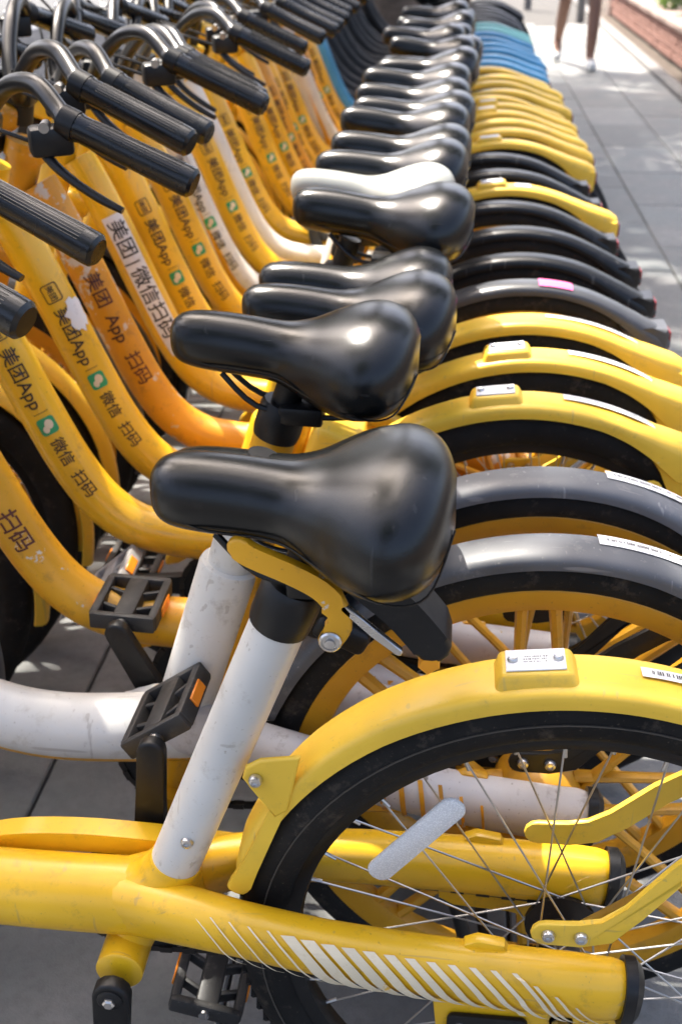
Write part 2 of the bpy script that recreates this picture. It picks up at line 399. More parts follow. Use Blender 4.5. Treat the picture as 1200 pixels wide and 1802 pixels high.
# ------------------------------------------------------------------ trees and shrubs
def leaves(bm, clumps, per, size, rnd):
    for c, r in clumps:
        for _ in range(per):
            d = Vector((rnd.gauss(0,1), rnd.gauss(0,1), rnd.gauss(0,1))).normalized()
            p = c+Vector((d.x*r, d.y*r, d.z*r*.7))*(rnd.random()**.45)
            q = Euler((rnd.uniform(-.9,.9), rnd.uniform(-.9,.9), rnd.uniform(0, 6.28))).to_matrix(); s = size*rnd.uniform(.6,1.3)
            bm.faces.new([bm.verts.new(p+q@Vector(v)*s) for v in ((-.5,0,0),(-.12,-.27,.05),(.5,0,-.04),(-.12,.27,.05))])
def tree(loc, h, r, crown_r, label, seed, n_clumps, per, leaf, crown_z, offset=(0,0)):
    rnd = random.Random(seed)
    t = link('street_tree', None, loc=loc); tag(t, label, 'tree', 'street trees over the bicycles')
    limbs = []
    def f(bm):
        pts = [V(0,0,-.1), V(.01,0,.12), V(-.02,.02,1.0), V(.03,0,2.0), V(.02+offset[0]*.1,.03+offset[1]*.1,h)]
        sweep(bm, pts, [r*1.5, r*1.15, r, r*.9, r*.7], 18, 6)
        for v in bm.verts:
            a = noise.noise(v.co*6)*.10+noise.noise(v.co*17)*.05; d = Vector((v.co.x, v.co.y, 0)); v.co += d*a*1.2
    link('trunk', mk('trunk%d' % seed, f, 60), BARK, t)
    top = V(offset[0]*.1, offset[1]*.1, h)
    for k in range(7):
        a = 2*PI*k/7+rnd.uniform(-.3,.3); L = crown_r*rnd.uniform(.55,.9)
        e = top+V(offset[0]+math.cos(a)*L, offset[1]+math.sin(a)*L, (crown_z-h)*rnd.uniform(.7,1.5))
        limbs.append((top+V(0,0,-rnd.uniform(.0,.5)), top.lerp(e, .5)+V(0,0,.3), e))
    def f(bm):
        for a, b, c in limbs: sweep(bm, [a, b, c], [r*.5, r*.3, r*.08], 8, 4)
    link('limbs', mk('limbs%d' % seed, f, 60), BARK, t)
    def f(bm):
        cl = []
        for _ in range(n_clumps):
            d = Vector((rnd.gauss(0,1), rnd.gauss(0,1), rnd.gauss(0,1))).normalized()*(rnd.random()**.4)
            cl.append((V(offset[0]+d.x*crown_r, offset[1]+d.y*crown_r, crown_z+d.z*crown_r*.5), crown_r*rnd.uniform(.14,.26)))
        leaves(bm, cl, per, leaf, rnd)
    link('crown', mk('crown%d' % seed, f, 0), LEAF, t)
tree((-1.66,7.3,0), 3.6, .25, 2.4, 'street tree with brown trunk beside the kerb and the bicycle fronts', 21, 76, 125, .17, 6.0, (.6,.4))
tree((-.66,10.9,0), 4.0, .29, 2.3, 'street tree with thick dark trunk standing past the end of the bicycle row', 22, 60, 110, .17, 7.0, (-.7,.3))
tree((-1.50,2.0,0), 3.3, .17, 2.2, 'street tree at the kerb in front of the yellow bicycles', 23, 26, 110, .16, 5.0, (.1,0))
tree((-1.50,-3.2,0), 3.3, .18, 2.2, 'street tree at the kerb behind the photographer', 24, 45, 100, .16, 5.0)

tree((-7.4,11.0,-.12), 3.6, .26, 3.0, 'large unseen tree added across the road to shade it, nearer one', 31, 80, 120, .22, 6.2, (1.0,0))  # out of view, added to cast shade on the road
tree((-7.6,17.0,-.12), 3.6, .26, 3.0, 'large unseen tree added across the road to shade it, farther one', 32, 80, 120, .22, 6.2, (1.0,0))  # second unseen crown added for the road's shade
tree((2.9,6.2,-.03), 3.4, .16, 2.3, 'unseen leafy tree added in the planting strip to shade the pavement', 33, 84, 125, .18, 5.2, (-.9,.2))  # unseen crown added to block sky light over the right pavement
tree((5.4,8.5,-.03), 3.2, .22, 2.4, 'unseen leafy tree added behind the brick wall to darken the side sky', 34, 60, 110, .20, 4.6)  # out of view, added to cut the bright sky low on the right

def shrub(loc, r, h, seed, label):
    rnd = random.Random(seed); t = link('shrub', None, loc=loc); tag(t, label, 'shrub', 'shrubs behind the brick wall')
    def f(bm):
        for k in range(7):
            a = rnd.uniform(0,6.28); sweep(bm, [V(0,0,0), V(math.cos(a)*r*.3, math.sin(a)*r*.3, h*.45), V(math.cos(a)*r*.7, math.sin(a)*r*.7, h*.85)], [.014,.01,.005], 6, 3)
    link('stems', mk('stems%d' % seed, f), BARK, t)
    def f(bm):
        cl = [(V(rnd.uniform(-r,r)*.75, rnd.uniform(-r,r)*.75, h*rnd.uniform(.35,.95)), r*rnd.uniform(.25,.45)) for _ in range(16)]
        leaves(bm, cl, 55, .085, rnd)
    link('foliage', mk('foliage%d' % seed, f, 0), LEAF2, t)
for k, (x, y, r, h) in enumerate(((2.32,9.2,.42,.75),(2.28,10.0,.42,.80),(2.32,10.8,.44,.85),(2.28,11.7,.44,.9),(2.34,12.6,.46,.95),(2.32,13.6,.46,1.0))):
    shrub((x, y, -.03), r, h, 40+k, 'leafy green shrub behind the low brick wall, %s from its near pier' % ('first','second','third','fourth','fifth','sixth')[k])

# ================================================================== BICYCLE PARTS
HUBZ, WR, HX, RELZ = .320, .320, .008, .305
GROUP = 'share bicycles parked in a row'
# --- wheel
def m_tyre(bm):
    prof = []
    for k in range(16):
        a = 2*PI*k/16; c, s = math.cos(a), math.sin(a)
        prof.append((.2945+.0255*math.copysign(abs(c)**.8, c), .0235*math.copysign(abs(s)**.85, s)))
    ring_lathe(bm, prof, 96)
def m_tyre_thin(bm):
    prof = []
    for k in range(16):
        a = 2*PI*k/16; c, s = math.cos(a), math.sin(a)
        prof.append((.3000+.0200*math.copysign(abs(c)**.8, c), .0225*math.copysign(abs(s)**.85, s)))
    ring_lathe(bm, prof, 96)
def m_seam(bm):
    for s in (-1,1): ring_lathe(bm, [(.2965,s*.0232),(.2965,s*.0246),(.2952,s*.0246),(.2952,s*.0232)], 96)
def m_tread(bm):
    for i in range(110):
        a = 2*PI*i/110
        for s in (-1, 1):
            M = Matrix.Rotation(-a-(.014 if s > 0 else 0), 4, 'Y') @ Matrix.Translation((.3185, s*.0085, 0)) @ Matrix.Rotation(s*.4, 4, 'X')
            r = bmesh.ops.create_cube(bm, size=1); bmesh.ops.transform(bm, matrix=M @ Matrix.Diagonal((.0042,.0135,.006,1)), verts=r['verts'])
def m_rim(bm): ring_lathe(bm, [(.275,-.014),(.275,.014),(.270,.015),(.260,.011),(.257,0),(.260,-.011),(.270,-.015)], 96)
def m_rim_wide(bm): ring_lathe(bm, [(.288,-.016),(.288,.016),(.285,.0185),(.268,.0165),(.258,.011),(.254,0),(.258,-.011),(.268,-.0165),(.285,-.0185)], 96)
def m_hub(bm): disc_lathe(bm, [(.004,-.058),(.011,-.058),(.011,-.040),(.036,-.036),(.036,-.031),(.017,-.026),(.016,.026),(.036,.031),(.036,.036),(.011,.040),(.011,.058),(.004,.058)], 24)
def m_hub_big(bm): disc_lathe(bm, [(.004,-.058),(.012,-.058),(.014,-.042),(.046,-.036),(.050,-.030),(.050,.030),(.046,.036),(.014,.042),(.012,.058),(.004,.058)], 28)
def m_spoke(side, lead):
    def f(bm):
        a = R_(62)*lead
        sweep(bm, [V(.033*math.cos(a), side*.034, .033*math.sin(a)), V(.262, side*.003, 0)], .00105, 5, 1)
        sweep(bm, [V(.246, side*.0045, 0)-V(0,0,.0), V(.262, side*.003, 0)], .0019, 6, 1)
    return f
def m_rib(s):
    def f(bm): sweep(bm, [V(.040, 0, s*.026), V(.12, 0, s*.024), V(.262, 0, s*.017)], [(.010,.0060),(.008,.0048),(.010,.0075)], 8, 3)
    return f
def m_ribs_all(bm):
    for k in range(8):
        for s in (-1,1):
            nv = len(bm.verts); m_rib(s)(bm); bm.verts.ensure_lookup_table()
            bmesh.ops.rotate(bm, cent=(0,0,0), matrix=Matrix.Rotation(2*PI*k/8, 3, 'Y'), verts=bm.verts[nv:])
def m_disc(bm):
    ring_lathe(bm, [(.062,.040),(.062,.043),(.040,.043),(.040,.040)], 40)
def wheel(b, name, loc, kind, rimm, lod, rot0, yaw=0):
    w = link(name, None, parent=b, loc=loc, rot=(0, rot0, yaw))
    w.rotation_mode = 'ZYX' if False else 'XYZ'
    t = link('tyre', mk('tyre', m_tyre) if kind == 'wire' else mk('tyre_thin', m_tyre_thin), TYRE, w)
    if lod == 0: link('tread', mk('tread', m_tread, 0), TYRE, w); link('sidewall_seam', mk('sidewall_seam', m_seam), SEAM, w)
    if kind == 'wire':
        link('rim', mk('rim', m_rim), BLK if rimm is None else rimm, w); link('hub', mk('hub', m_hub), CHAINM, w)
        for side in (-1, 1):
            for k in range(18):
                lead = 1 if k % 2 else -1
                key = 'spoke%d%d' % (side, lead)
                link('spoke', mk(key, m_spoke(side, lead)), SPOKE, w, rot=(0, 2*PI*k/18+(PI/18 if side > 0 else 0), 0))
    else:
        link('rim', mk('rim_wide', m_rim_wide), rimm, w); link('hub', mk('hub_big', m_hub_big), rimm, w)
        if lod < 2:
            for k in range(8):
                for s in (-1, 1): link('spoke', mk('rib%d' % s, m_rib(s)), rimm, w, rot=(0, 2*PI*k/8, 0))
        else: link('wheel_spokes', mk('ribs_all', m_ribs_all), rimm, w)
    return w
# --- rear fenders: section swept round the hub; theta from the tail (rear, 46 deg) to the front foot
def fender_mesh(kind):
    def f(bm):
        if kind == 'deep':      # deep yellow plastic fender with flipped tail
            ths = [47,48.5,52,56,61,67,74,82,91,101,112,124,136,148,158,163,164.5]
            ro  = [.352,.357,.354,.346,.338,.334,.334,.335,.336,.337,.338,.340,.340,.338,.336,.332,.329]
            ri  = [.318,.308,.302,.304,.308,.312,.315,.316,.317,.318,.319,.320,.320,.319,.318,.319,.321]
            hw  = [.028,.032,.034,.034,.033,.032,.031,.031,.031,.031,.031,.030,.030,.028,.026,.024,.020]; sq = .55
        else:                   # slim rounded mudguard
            ths = [44,45.5,49,54,60,66,73,80,90,100,112,124,136,148,156,161,162]
            ro  = [.342,.346,.344,.338,.334,.333,.334,.334,.334,.334,.334,.334,.334,.334,.334,.333,.331]
            ri  = [.314,.308,.305,.307,.310,.313,.315,.316,.316,.316,.316,.316,.316,.316,.316,.317,.320]
            hw  = [.029,.032,.034,.033,.031,.030,.029,.029,.029,.029,.029,.029,.029,.029,.028,.026,.022]; sq = .8
        # resample finely
        T = []; 
        for i in range(len(ths)-1):
            for k in range(4):
                t = k/4; T.append(tuple(a[i]+(a[i+1]-a[i])*t for a in (ths, ro, ri, hw)))
        T.append((ths[-1], ro[-1], ri[-1], hw[-1]))
        rings = []
        for th, o, i_, w in T:
            a = R_(th); e = Vector((math.cos(a), 0, math.sin(a))); ring = []; N = 14
            sec = [(i_, -w)]
            for k in range(N+1):
                p = PI-PI*k/N; c, s = math.cos(p), math.sin(p)
                c = math.copysign(abs(c)**sq, c); s = abs(s)**sq
                sec.append((i_+(o-i_)*(.30+.70*s), w*c))
            sec.append((i_, w))
            sec += [(i_, w*.86), (i_+(o-i_)*.72, w*.8), (i_+(o-i_)*.84, 0), (i_+(o-i_)*.72, -w*.8), (i_, -w*.86)]
            for r_, y in sec: ring.append(bm.verts.new(e*r_+V(0,y,0)))
            rings.append(ring)
        n = len(rings[0])
        for j in range(len(rings)-1):
            for k in range(n): bm.faces.new((rings[j][k], rings[j][(k+1)%n], rings[j+1][(k+1)%n], rings[j+1][k]))
        bm.faces.new(rings[0]); bm.faces.new(rings[-1][::-1])
    return f
def m_tail_block(bm):   # closed wedge under the fender tail
    plate(bm, [(.160,.280),(.215,.276),(.243,.280),(.247,.270),(.244,.226),(.225,.208),(.196,.200),(.198,.226),(.186,.250)], -.031, .031, .006, 3)
def m_tail_ref(bm): box(bm, (.2475,0,.256), (.008,.040,.030), .003)
def m_boss(bm):
    v = []
    base = [(-.040,-.026),(.040,-.026),(.040,.026),(-.040,.026)]; top = [(-.030,-.0195),(.030,-.0195),(.030,.0195),(-.030,.0195)]
    A = [bm.verts.new((x,y,-.016)) for x, y in base]; B = [bm.verts.new((x,y,.0095)) for x, y in top]
    bm.faces.new(A[::-1]); bm.faces.new(B)
    for i in range(4): bm.faces.new((A[i],A[(i+1)%4],B[(i+1)%4],B[i]))
    bmesh.ops.bevel(bm, geom=[e for e in bm.edges], offset=.0055, segments=3, profile=.5, affect='EDGES')
def m_boss_plate(bm): box(bm, (0,0,.0102), (.050,.030,.0016), .0006, seg=1)
def m_screw_y(bm):  # pan-head bolt facing the near side (-y)
    disc_lathe(bm, [(.0062,.002),(.0062,-.001),(.0052,-.0036),(.0030,-.0042),(.0026,-.0024)], 16)
def m_screw_z(bm):
    disc_lathe(bm, [(.0045,.001),(.0045,-.001),(.0036,-.0022),(.0018,-.0014)], 12); bmesh.ops.rotate(bm, cent=(0,0,0), matrix=Matrix.Rotation(-PI/2, 3, 'X'), verts=bm.verts)
def m_nut(bm):
    disc_lathe(bm, [(.011,.004),(.011,.001)], 20); disc_lathe(bm, [(.0085,.002),(.0085,-.008),(.007,-.0095)], 6); disc_lathe(bm, [(.0045,0),(.0045,-.016),(.0035,-.0175)], 14)
def m_fender_tab(bm):
    plate(bm, [(-.243,.262),(-.279,.256),(-.2925,.247),(-.2955,.234),(-.288,.224),(-.274,.208),(-.268,.190),(-.255,.200)], -.0312, -.0245, .0028, 3)
def m_fender_foot(bm):
    plate(bm, smooth2([(-.270,.205),(-.291,.150),(-.3095,.110),(-.316,.098),(-.308,.090),(-.296,.092),(-.286,.120),(-.268,.170),(-.255,.205)], 3), -.030, -.020, .003)
def m_strut(side):
    def f(bm):
        o = strip_outline([(-.024,.133),(.005,.134),(.028,.138),(.050,.156),(.085,.192),(.125,.222),(.165,.240)], [.026,.026,.026,.024,.022,.022,.026])
        plate(bm, o, -.003, .003, .0018)
        for v in bm.verts:   # from the stay out wide to the fender skirt
            t = max(0, min(1, (v.co.x-.03)/.13)); v.co.y += (-.086+.052*t) if side < 0 else .036
    return f
def m_sticker(th0, th1, r, w, yc):   # thin band following the fender top
    def f(bm):
        N = 14; prev = None
        for i in range(N+1):
            a = R_(th0+(th1-th0)*i/N); e = Vector((math.cos(a), 0, math.sin(a))); row = []
            for k in range(5):
                y = yc-w/2+w*k/4; row.append(bm.verts.new(e*(r-(y*y)*4.2)+V(0,y,0)))
            if prev:
                for k in range(4): bm.faces.new((prev[k], prev[k+1], row[k+1], row[k]))
            prev = row
    return f
# --- saddle, origin under the saddle's middle at the clamp
def m_saddle(bm):
    st = [ # t, half width, top, bottom
     (0,.006,.066,.048),(.012,.017,.074,.038),(.04,.0260,.0810,.030),(.09,.0315,.085,.025),(.18,.0335,.0855,.021),(.30,.0345,.0830,.018),(.42,.037,.0790,.014),
     (.49,.0450,.0780,.007),(.57,.0610,.0815,-.003),(.65,.0810,.0895,-.010),(.74,.0965,.0980,-.014),(.82,.0990,.1025,-.013),(.89,.0915,.1010,-.008),(.945,.074,.0945,.002),(.98,.049,.085,.015),(1,.018,.073,.030)]
    L = .275; N = 32; rings = []
    P = [(V(t*L-.158, 0, 0), (w, 0), zt, zb) for t, w, zt, zb in st]
    # fine interpolation with Catmull-Rom on every column
    cols = [[Vector((s[0]*L-.158, s[1], 0)) for s in st], [Vector((s[2], s[3], 0)) for s in st]]
    A, _ = catmull(cols[0], [(0,0)]*len(st), 3); B, _ = catmull(cols[1], [(0,0)]*len(st), 3)
    for a, b in zip(A, B):
        x, w, zt, zb = a.x, max(.004, a.y), b.x, b.y; ring = []
        zm = zb+(zt-zb)*.42
        for k in range(N):
            p = 2*PI*k/N; c, s = math.cos(p), math.sin(p)
            y = w*math.copysign(abs(c)**.88, c)
            if s >= 0: z = zm+(zt-zm)*(s**.93)
            else: z = zm-(zm-zb)*(abs(s)**.6); y *= 1-.16*abs(s)
            ring.append(bm.verts.new((x, y, z)))
        rings.append(ring)
    for i in range(len(rings)-1):
        for k in range(N): bm.faces.new((rings[i][k], rings[i][(k+1)%N], rings[i+1][(k+1)%N], rings[i+1][k]))
    bm.faces.new(rings[0][::-1]); bm.faces.new(rings[-1])
    bmesh.ops.smooth_vert(bm, verts=bm.verts, factor=.35, use_axis_x=True, use_axis_y=True, use_axis_z=True)
def m_saddle_seam(bm):
    for s in (-1, 1):
        sweep(bm, [V(-.150,s*.016,.046), V(-.11,s*.0325,.036), V(-.04,s*.0390,.030), V(.005,s*.062,.018), V(.055,s*.0950,.012), V(.095,s*.086,.014), V(.1165,s*.030,.040)], .0011, 5, 6)
def m_rails(bm):
    for s in (-1, 1): sweep(bm, [V(-.10,s*.012,.02), V(-.06,s*.018,-.014), V(.0,s*.02,-.022), V(.05,s*.022,-.018), V(.08,s*.03,.0)], .0035, 8, 4)
    box(bm, (-.01,0,-.022), (.05,.055,.022), .004)
# --- frame pieces
def PATH(pts, rads, sub=6):
    P, Q = catmull([Vector((x,0,z)) for x, z in pts], [(r, r) for r in rads], sub); return P
DT_B = [(-.768,.845),(-.745,.800),(-.706,.712),(-.665,.612),(-.628,.530),(-.590,.472),(-.545,.438),(-.49,.424),(-.43,.420),(-.37,.420)]
DT_A = [(-.893,.840),(-.880,.790),(-.852,.690),(-.818,.560),(-.780,.445),(-.735,.385),(-.670,.358),(-.59,.352),(-.48,.350),(-.38,.352)]
DT_L = [(-.893,.840),(-.878,.790),(-.848,.690),(-.808,.585),(-.758,.492),(-.700,.428),(-.635,.393),(-.565,.377),(-.48,.379),(-.37,.392)]
DT_LOW = [(-.800,.640),(-.790,.615),(-.768,.575),(-.740,.532),(-.705,.490),(-.665,.455),(-.615,.430),(-.55,.418),(-.47,.415),(-.37,.418)]
DTP_B = PATH(DT_B, [1]*10)
def m_dt(pts, r0, r1):
    def f(bm): sweep(bm, [V(x,0,z) for x, z in pts], [(r0+(r1-r0)*i/9, (r0+(r1-r0)*i/9)) for i in range(10)], 24, 6)
    return f
def m_dt_edge(pts):    # lower lip under a two-tone tube
    def f(bm): sweep(bm, [V(x+.006 if z > .5 else x, 0, z-.0135) for x, z in pts], [(.0275+.009*i/9,.0185+.007*i/9) for i in range(10)], 20, 6)
    return f
def m_head(bm):
    ax = Vector((-.045,0,-.125)).normalized(); a = V(-.782,0,.895); sweep(bm, [a, a+ax*.145], .027, 20, 1)
    sweep(bm, [a+V(0,0,.002)-ax*.012, a+ax*.012], .031, 20, 1)
def m_headcover(bm):
    box(bm, (-.812,0,.900), (.060,.060,.042), .014, Matrix.Rotation(.28, 3, 'Y'), 4)
def m_stem(bm):
    sweep(bm, [V(-.787,0,.885), V(-.778,0,.925)], .020, 16, 1); box(bm, (-.776,0,.930), (.042,.05,.036), .008, Matrix.Rotation(.2, 3, 'Y'))
def m_fork(bm):
    ax = Vector((-.045,0,-.125)).normalized(); c = V(-.782,0,.895)+ax*.165
    box(bm, c, (.050,.115,.045), .014, Matrix.Rotation(.34, 3, 'Y'), 3)
    for s in (-1, 1): sweep(bm, [c+V(0,s*.045,.0), c+ax*.16+V(-.004,s*.049,0), c+ax*.33+V(-.02,s*.05,0), V(-1.04,s*.052,.320)], [(.012,.019),(.011,.017),(.009,.013),(.007,.011)], 12, 5)
def m_front_fender(bm):
    prof_w = .028; rings = []
    for i in range(46):
        a = R_(-12+ (150)*i/45); e = Vector((math.cos(a), 0, math.sin(a))); ring = []
        for k in range(9):
            p = PI*k/8; ring.append(bm.verts.new(V(-1.04,0,.320)+e*(.326+.020*math.sin(p)**.7)+V(0,-prof_w*math.cos(p),0)))
        for k in range(8, -1, -1):
            p = PI*k/8; ring.append(bm.verts.new(V(-1.04,0,.320)+e*(.324+.017*math.sin(p)**.7)+V(0,-prof_w*.9*math.cos(p),0)))
        rings.append(ring)
    n = len(rings[0])
    for j in range(len(rings)-1):
        for k in range(n): bm.faces.new((rings[j][k], rings[j][(k+1)%n], rings[j+1][(k+1)%n], rings[j+1][k]))
    bm.faces.new(rings[0]); bm.faces.new(rings[-1][::-1])
def m_seat_tube(A, Z, r):
    def f(bm): sweep(bm, [V(A[0],0,A[1]), V((A[0]+Z[0])/2,0,(A[1]+Z[1])/2), V(Z[0],0,Z[1])], r, 28, 1)
    return f
STA, STZ = (-.372,.402), (-.262,.690)       # model A seat tube
STB, STY = (-.402,.405), (-.312,.690)       # model B
def m_stay(side, zoff):
    def f(bm):
        P = [(-.42,.010,.352),(-.365,.030,.364),(-.30,.050,.372),(-.22,.064,.372),(-.12,.071,.367),(0,.074,.361),(.040,.074,.359),(.056,.074,.358)]
        z = [p[2]+(zoff*max(0,min(1,(-p[0]-.05)/.35))) for p in P]
        k = 1 if side < 0 else .82
        sweep(bm, [V(p[0], side*p[1]*k, zz) for p, zz in zip(P, z)], [(.026,.034),(.024,.032),(.022,.028),(.022,.0275),(.023,.030),(.024,.032),(.023,.031),(.018,.026)], 22, 4, sq=.86)
    return f
def m_stay_cap(side):
    q = side*.074*(1 if side < 0 else .82)
    def f(bm): sweep(bm, [V(.050,q,.3585), V(.060,q,.358), V(.066,q,.3575)], [(.0255,.0335),(.0255,.0335),(.019,.026)], 22, 1, sq=.86)
    return f
def m_dropout(side):
    def f(bm):
        plate(bm, [(-.118,.338),(.045,.338),(.050,.320),(.040,.296),(.022,.280),(-.022,.280),(-.040,.290),(-.098,.290),(-.114,.300)], side*.078-.004, side*.078+.004, .002)
        plate(bm, [(-.020,.372),(-.045,.378),(-.056,.400),(-.080,.404),(-.092,.398),(-.098,.380)], side*.066-.006, side*.066+.006, .002)
    return f
def m_drop_cover(bm): plate(bm, rrect(-.104,.292,-.030,.324,.007), -.089, -.083, .002)
def m_stripe(k, n=20):
    """slanted printed band over the near chain stay"""
    P = [(-.42,.010,.352),(-.365,.030,.364),(-.30,.050,.372),(-.22,.064,.372),(-.12,.071,.367),(0,.074,.361),(.056,.074,.358)]
    def c(x):
        for a, b in zip(P, P[1:]):
            if x <= b[0]: t = (x-a[0])/(b[0]-a[0]); return a[1]+(b[1]-a[1])*t, a[2]+(b[2]-a[2])*t
        return P[-1][1:]
    x0 = -.345+k*.0186; th = (.0016,.0016,.0018,.002,.0024,.0128,.0128,.0124,.0118,.0110,.0100,.0090,.0080,.0070,.0062,.0054,.0046,.0038,.003,.0022)[k]
    top = .9 if k < 17 else .55-.25*(k-17)
    def f(bm):
        prev = None
        for i in range(15):
            ph = top-(1.75-(.0 if k < 17 else .2*(k-17)))*i/14; x = x0+.052*i/14
            y, z = c(x)
            ra, rb = (.0236,.0292) if x > -.26 else (.0236,.0302)
            if x > -.04: rb = .0325; ra = .0246
            cs, sn = abs(math.cos(ph))**.86, math.copysign(abs(math.sin(ph))**.86, math.sin(ph))
            row = [bm.verts.new((x+d, -y-(ra+.0022)*cs, z+(rb+.0016)*sn)) for d in (-th/2, th/2)]
            if prev: bm.faces.new((prev[0], prev[1], row[1], row[0]))
            prev = row
    return f
def m_ostripe(k):
    def f(bm):
        prev = None; x0 = -.235+k*.0215; th = .0085-.0007*k
        for i in range(13):
            ph = 1.0-1.9*i/12; x = x0+.008*i/12; y = .064+(x+.22)*.07 if x < -.12 else .071+(x+.12)*.025; z = .3715-(x+.22)*.06+.045*max(0, min(1, (-x-.05)/.35))
            rb = .0295 if x < -.15 else .0312
            cs, sn = abs(math.cos(ph))**.86, math.copysign(abs(math.sin(ph))**.86, math.sin(ph))
            row = [bm.verts.new((x+d, -y-.0262*cs, z+(rb+.001)*sn)) for d in (-th/2, th/2)]
            if prev: bm.faces.new((prev[0], prev[1], row[1], row[0]))
            prev = row
    return f
def m_socket(bm):      # flared yellow socket and weld under the white seat tube
    A, Z = V(*(-.372,0,.402)), V(*(-.262,0,.690)); d = (Z-A).normalized()
    sweep(bm, [A-d*.075, A-d*.045, A-d*.022, A-d*.004, A+d*.004], [(.034,.066),(.034,.052),(.0300,.0350),(.0266,.0272),(.0256,.0256)], 32, 4)
    for v in bm.verts: v.co += v.normal*0+Vector((noise.noise(v.co*160), noise.noise(v.co*160+V(9,0,0)), noise.noise(v.co*160+V(0,9,0))))*.0007
def m_weld(p, ax, r, n=34, jit=.0012):
    def f(bm):
        ax_ = Vector(ax).normalized(); u = ax_.orthogonal().normalized(); w = ax_.cross(u); rnd = random.Random(4)
        pts = [Vector(p)+(u*math.cos(2*PI*i/n)+w*math.sin(2*PI*i/n))*(r+rnd.uniform(-jit,jit)*.5)+ax_*rnd.uniform(-jit,jit) for i in range(n+1)]
        pts[-1] = pts[0].copy(); sweep(bm, pts, [.0021+rnd.uniform(-.0005,.0007) for _ in pts], 8, 2, cap=False)
    return f
def m_fine_print(rows, wid, hgt, seed):
    def f(bm):
        rnd = random.Random(seed)
        for r_ in range(rows):
            x = -wid/2; yy = hgt*(.5-(r_+.5)/rows)
            while x < wid/2:
                w_ = rnd.uniform(.0008,.0022); h_ = hgt/rows*rnd.uniform(.35,.6)
                if rnd.random() > .18: bm.faces.new([bm.verts.new((x+a, yy+c, 0)) for a, c in ((0,-h_/2),(w_*.55,-h_/2),(w_*.55,h_/2),(0,h_/2))])
                x += w_
    return f
def m_sticker_print(th0, th1, r, yc, seed):
    def f(bm):
        rnd = random.Random(seed); th = th1-1.5
        while th > th0+1.5:
            w_ = rnd.uniform(.15,.38)
            if rnd.random() > .2:
                q = []
                for a, y in ((th,yc-.0028),(th-w_*.6,yc-.0028),(th-w_*.6,yc+.0028),(th,yc+.0028)):
                    a = R_(a); q.append(bm.verts.new(V(math.cos(a), 0, math.sin(a))*(r+.0006-(y*y)*4.2)+V(0,y,0)))
                bm.faces.new(q)
            th -= w_
    return f
def m_bb(bm):
    c = V(-.424,0,.300)
    disc_lathe(bm, [(.021,-.052),(.0235,-.050),(.0235,.050),(.021,.052)], 28, c)
    sweep(bm, [c+V(0,0,-.004), c+V(.012,0,.03), c+V(.022,0,.068)], [(.040,.0225),(.030,.026),(.026,.034)], 20, 4)
def m_bb_b(bm):
    c = V(-.424,0,.300)
    disc_lathe(bm, [(.021,-.052),(.0235,-.050),(.0235,.050),(.021,.052)], 28, c)
    sweep(bm, [c+V(0,0,-.004), c+V(.010,0,.05), c+V(.016,0,.13)], [(.040,.0225),(.028,.026),(.026,.032)], 20, 4)
def m_crank(side):   # arm along +z from the axle, origin at axle
    def f(bm):
        y = side*.076
        plate(bm, strip_outline([(0,0),(0,.05),(0,.115),(0,.174)], [.037,.033,.029,.029]), y-.008, y+.008, .0035, 3)
    return f
def m_crank_cap(side):
    def f(bm): disc_lathe(bm, [(.0125,side*.080),(.0125,side*.0855),(.010,side*.087)], 20)
    return f
def m_crank_bolt(side):
    def f(bm): disc_lathe(bm, [(.0062,side*.083),(.0062,side*.0895),(.0045,side*.091)], 6)
    return f
def m_axle(side):
    def f(bm): disc_lathe(bm, [(.0085,side*.080),(.0085,side*.100),(.006,side*.190),(.006,side*.195)], 14, (0,0,.174))
    return f
def m_pedal(bm):     # origin at its axle middle; x fore-aft, y along the axle
    for x in (-.036, .036): box(bm, (x,0,0), (.011,.088,.022), .003)
    for y in (-.044, .044): box(bm, (0,y,0), (.080,.010,.022), .003)
    box(bm, (0,0,0), (.026,.088,.022), .005)
    for y in (-.018, .018):
        for s in (-1,1): box(bm, (s*.024,y,0), (.030,.006,.014), .0015, Matrix.Rotation(s*.4, 3, 'Z'))
def m_pedal_ref(bm):
    box(bm, (.0425,0,0), (.003,.036,.013), .001, seg=1)
def m_chainring(bm):
    n = 38; o = []
    ring_lathe(bm, [(.070,.042),(.070,.0455),(.028,.0455),(.028,.042)], 48)
    for k in range(n):
        a = 2*PI*k/n; M = Matrix.Rotation(-a, 4, 'Y') @ Matrix.Translation((.072,.0437,0)) @ Matrix.Diagonal((.008,.0028,.0052,1))
        r = bmesh.ops.create_cube(bm, size=1); bmesh.ops.transform(bm, matrix=M, verts=r['verts'])
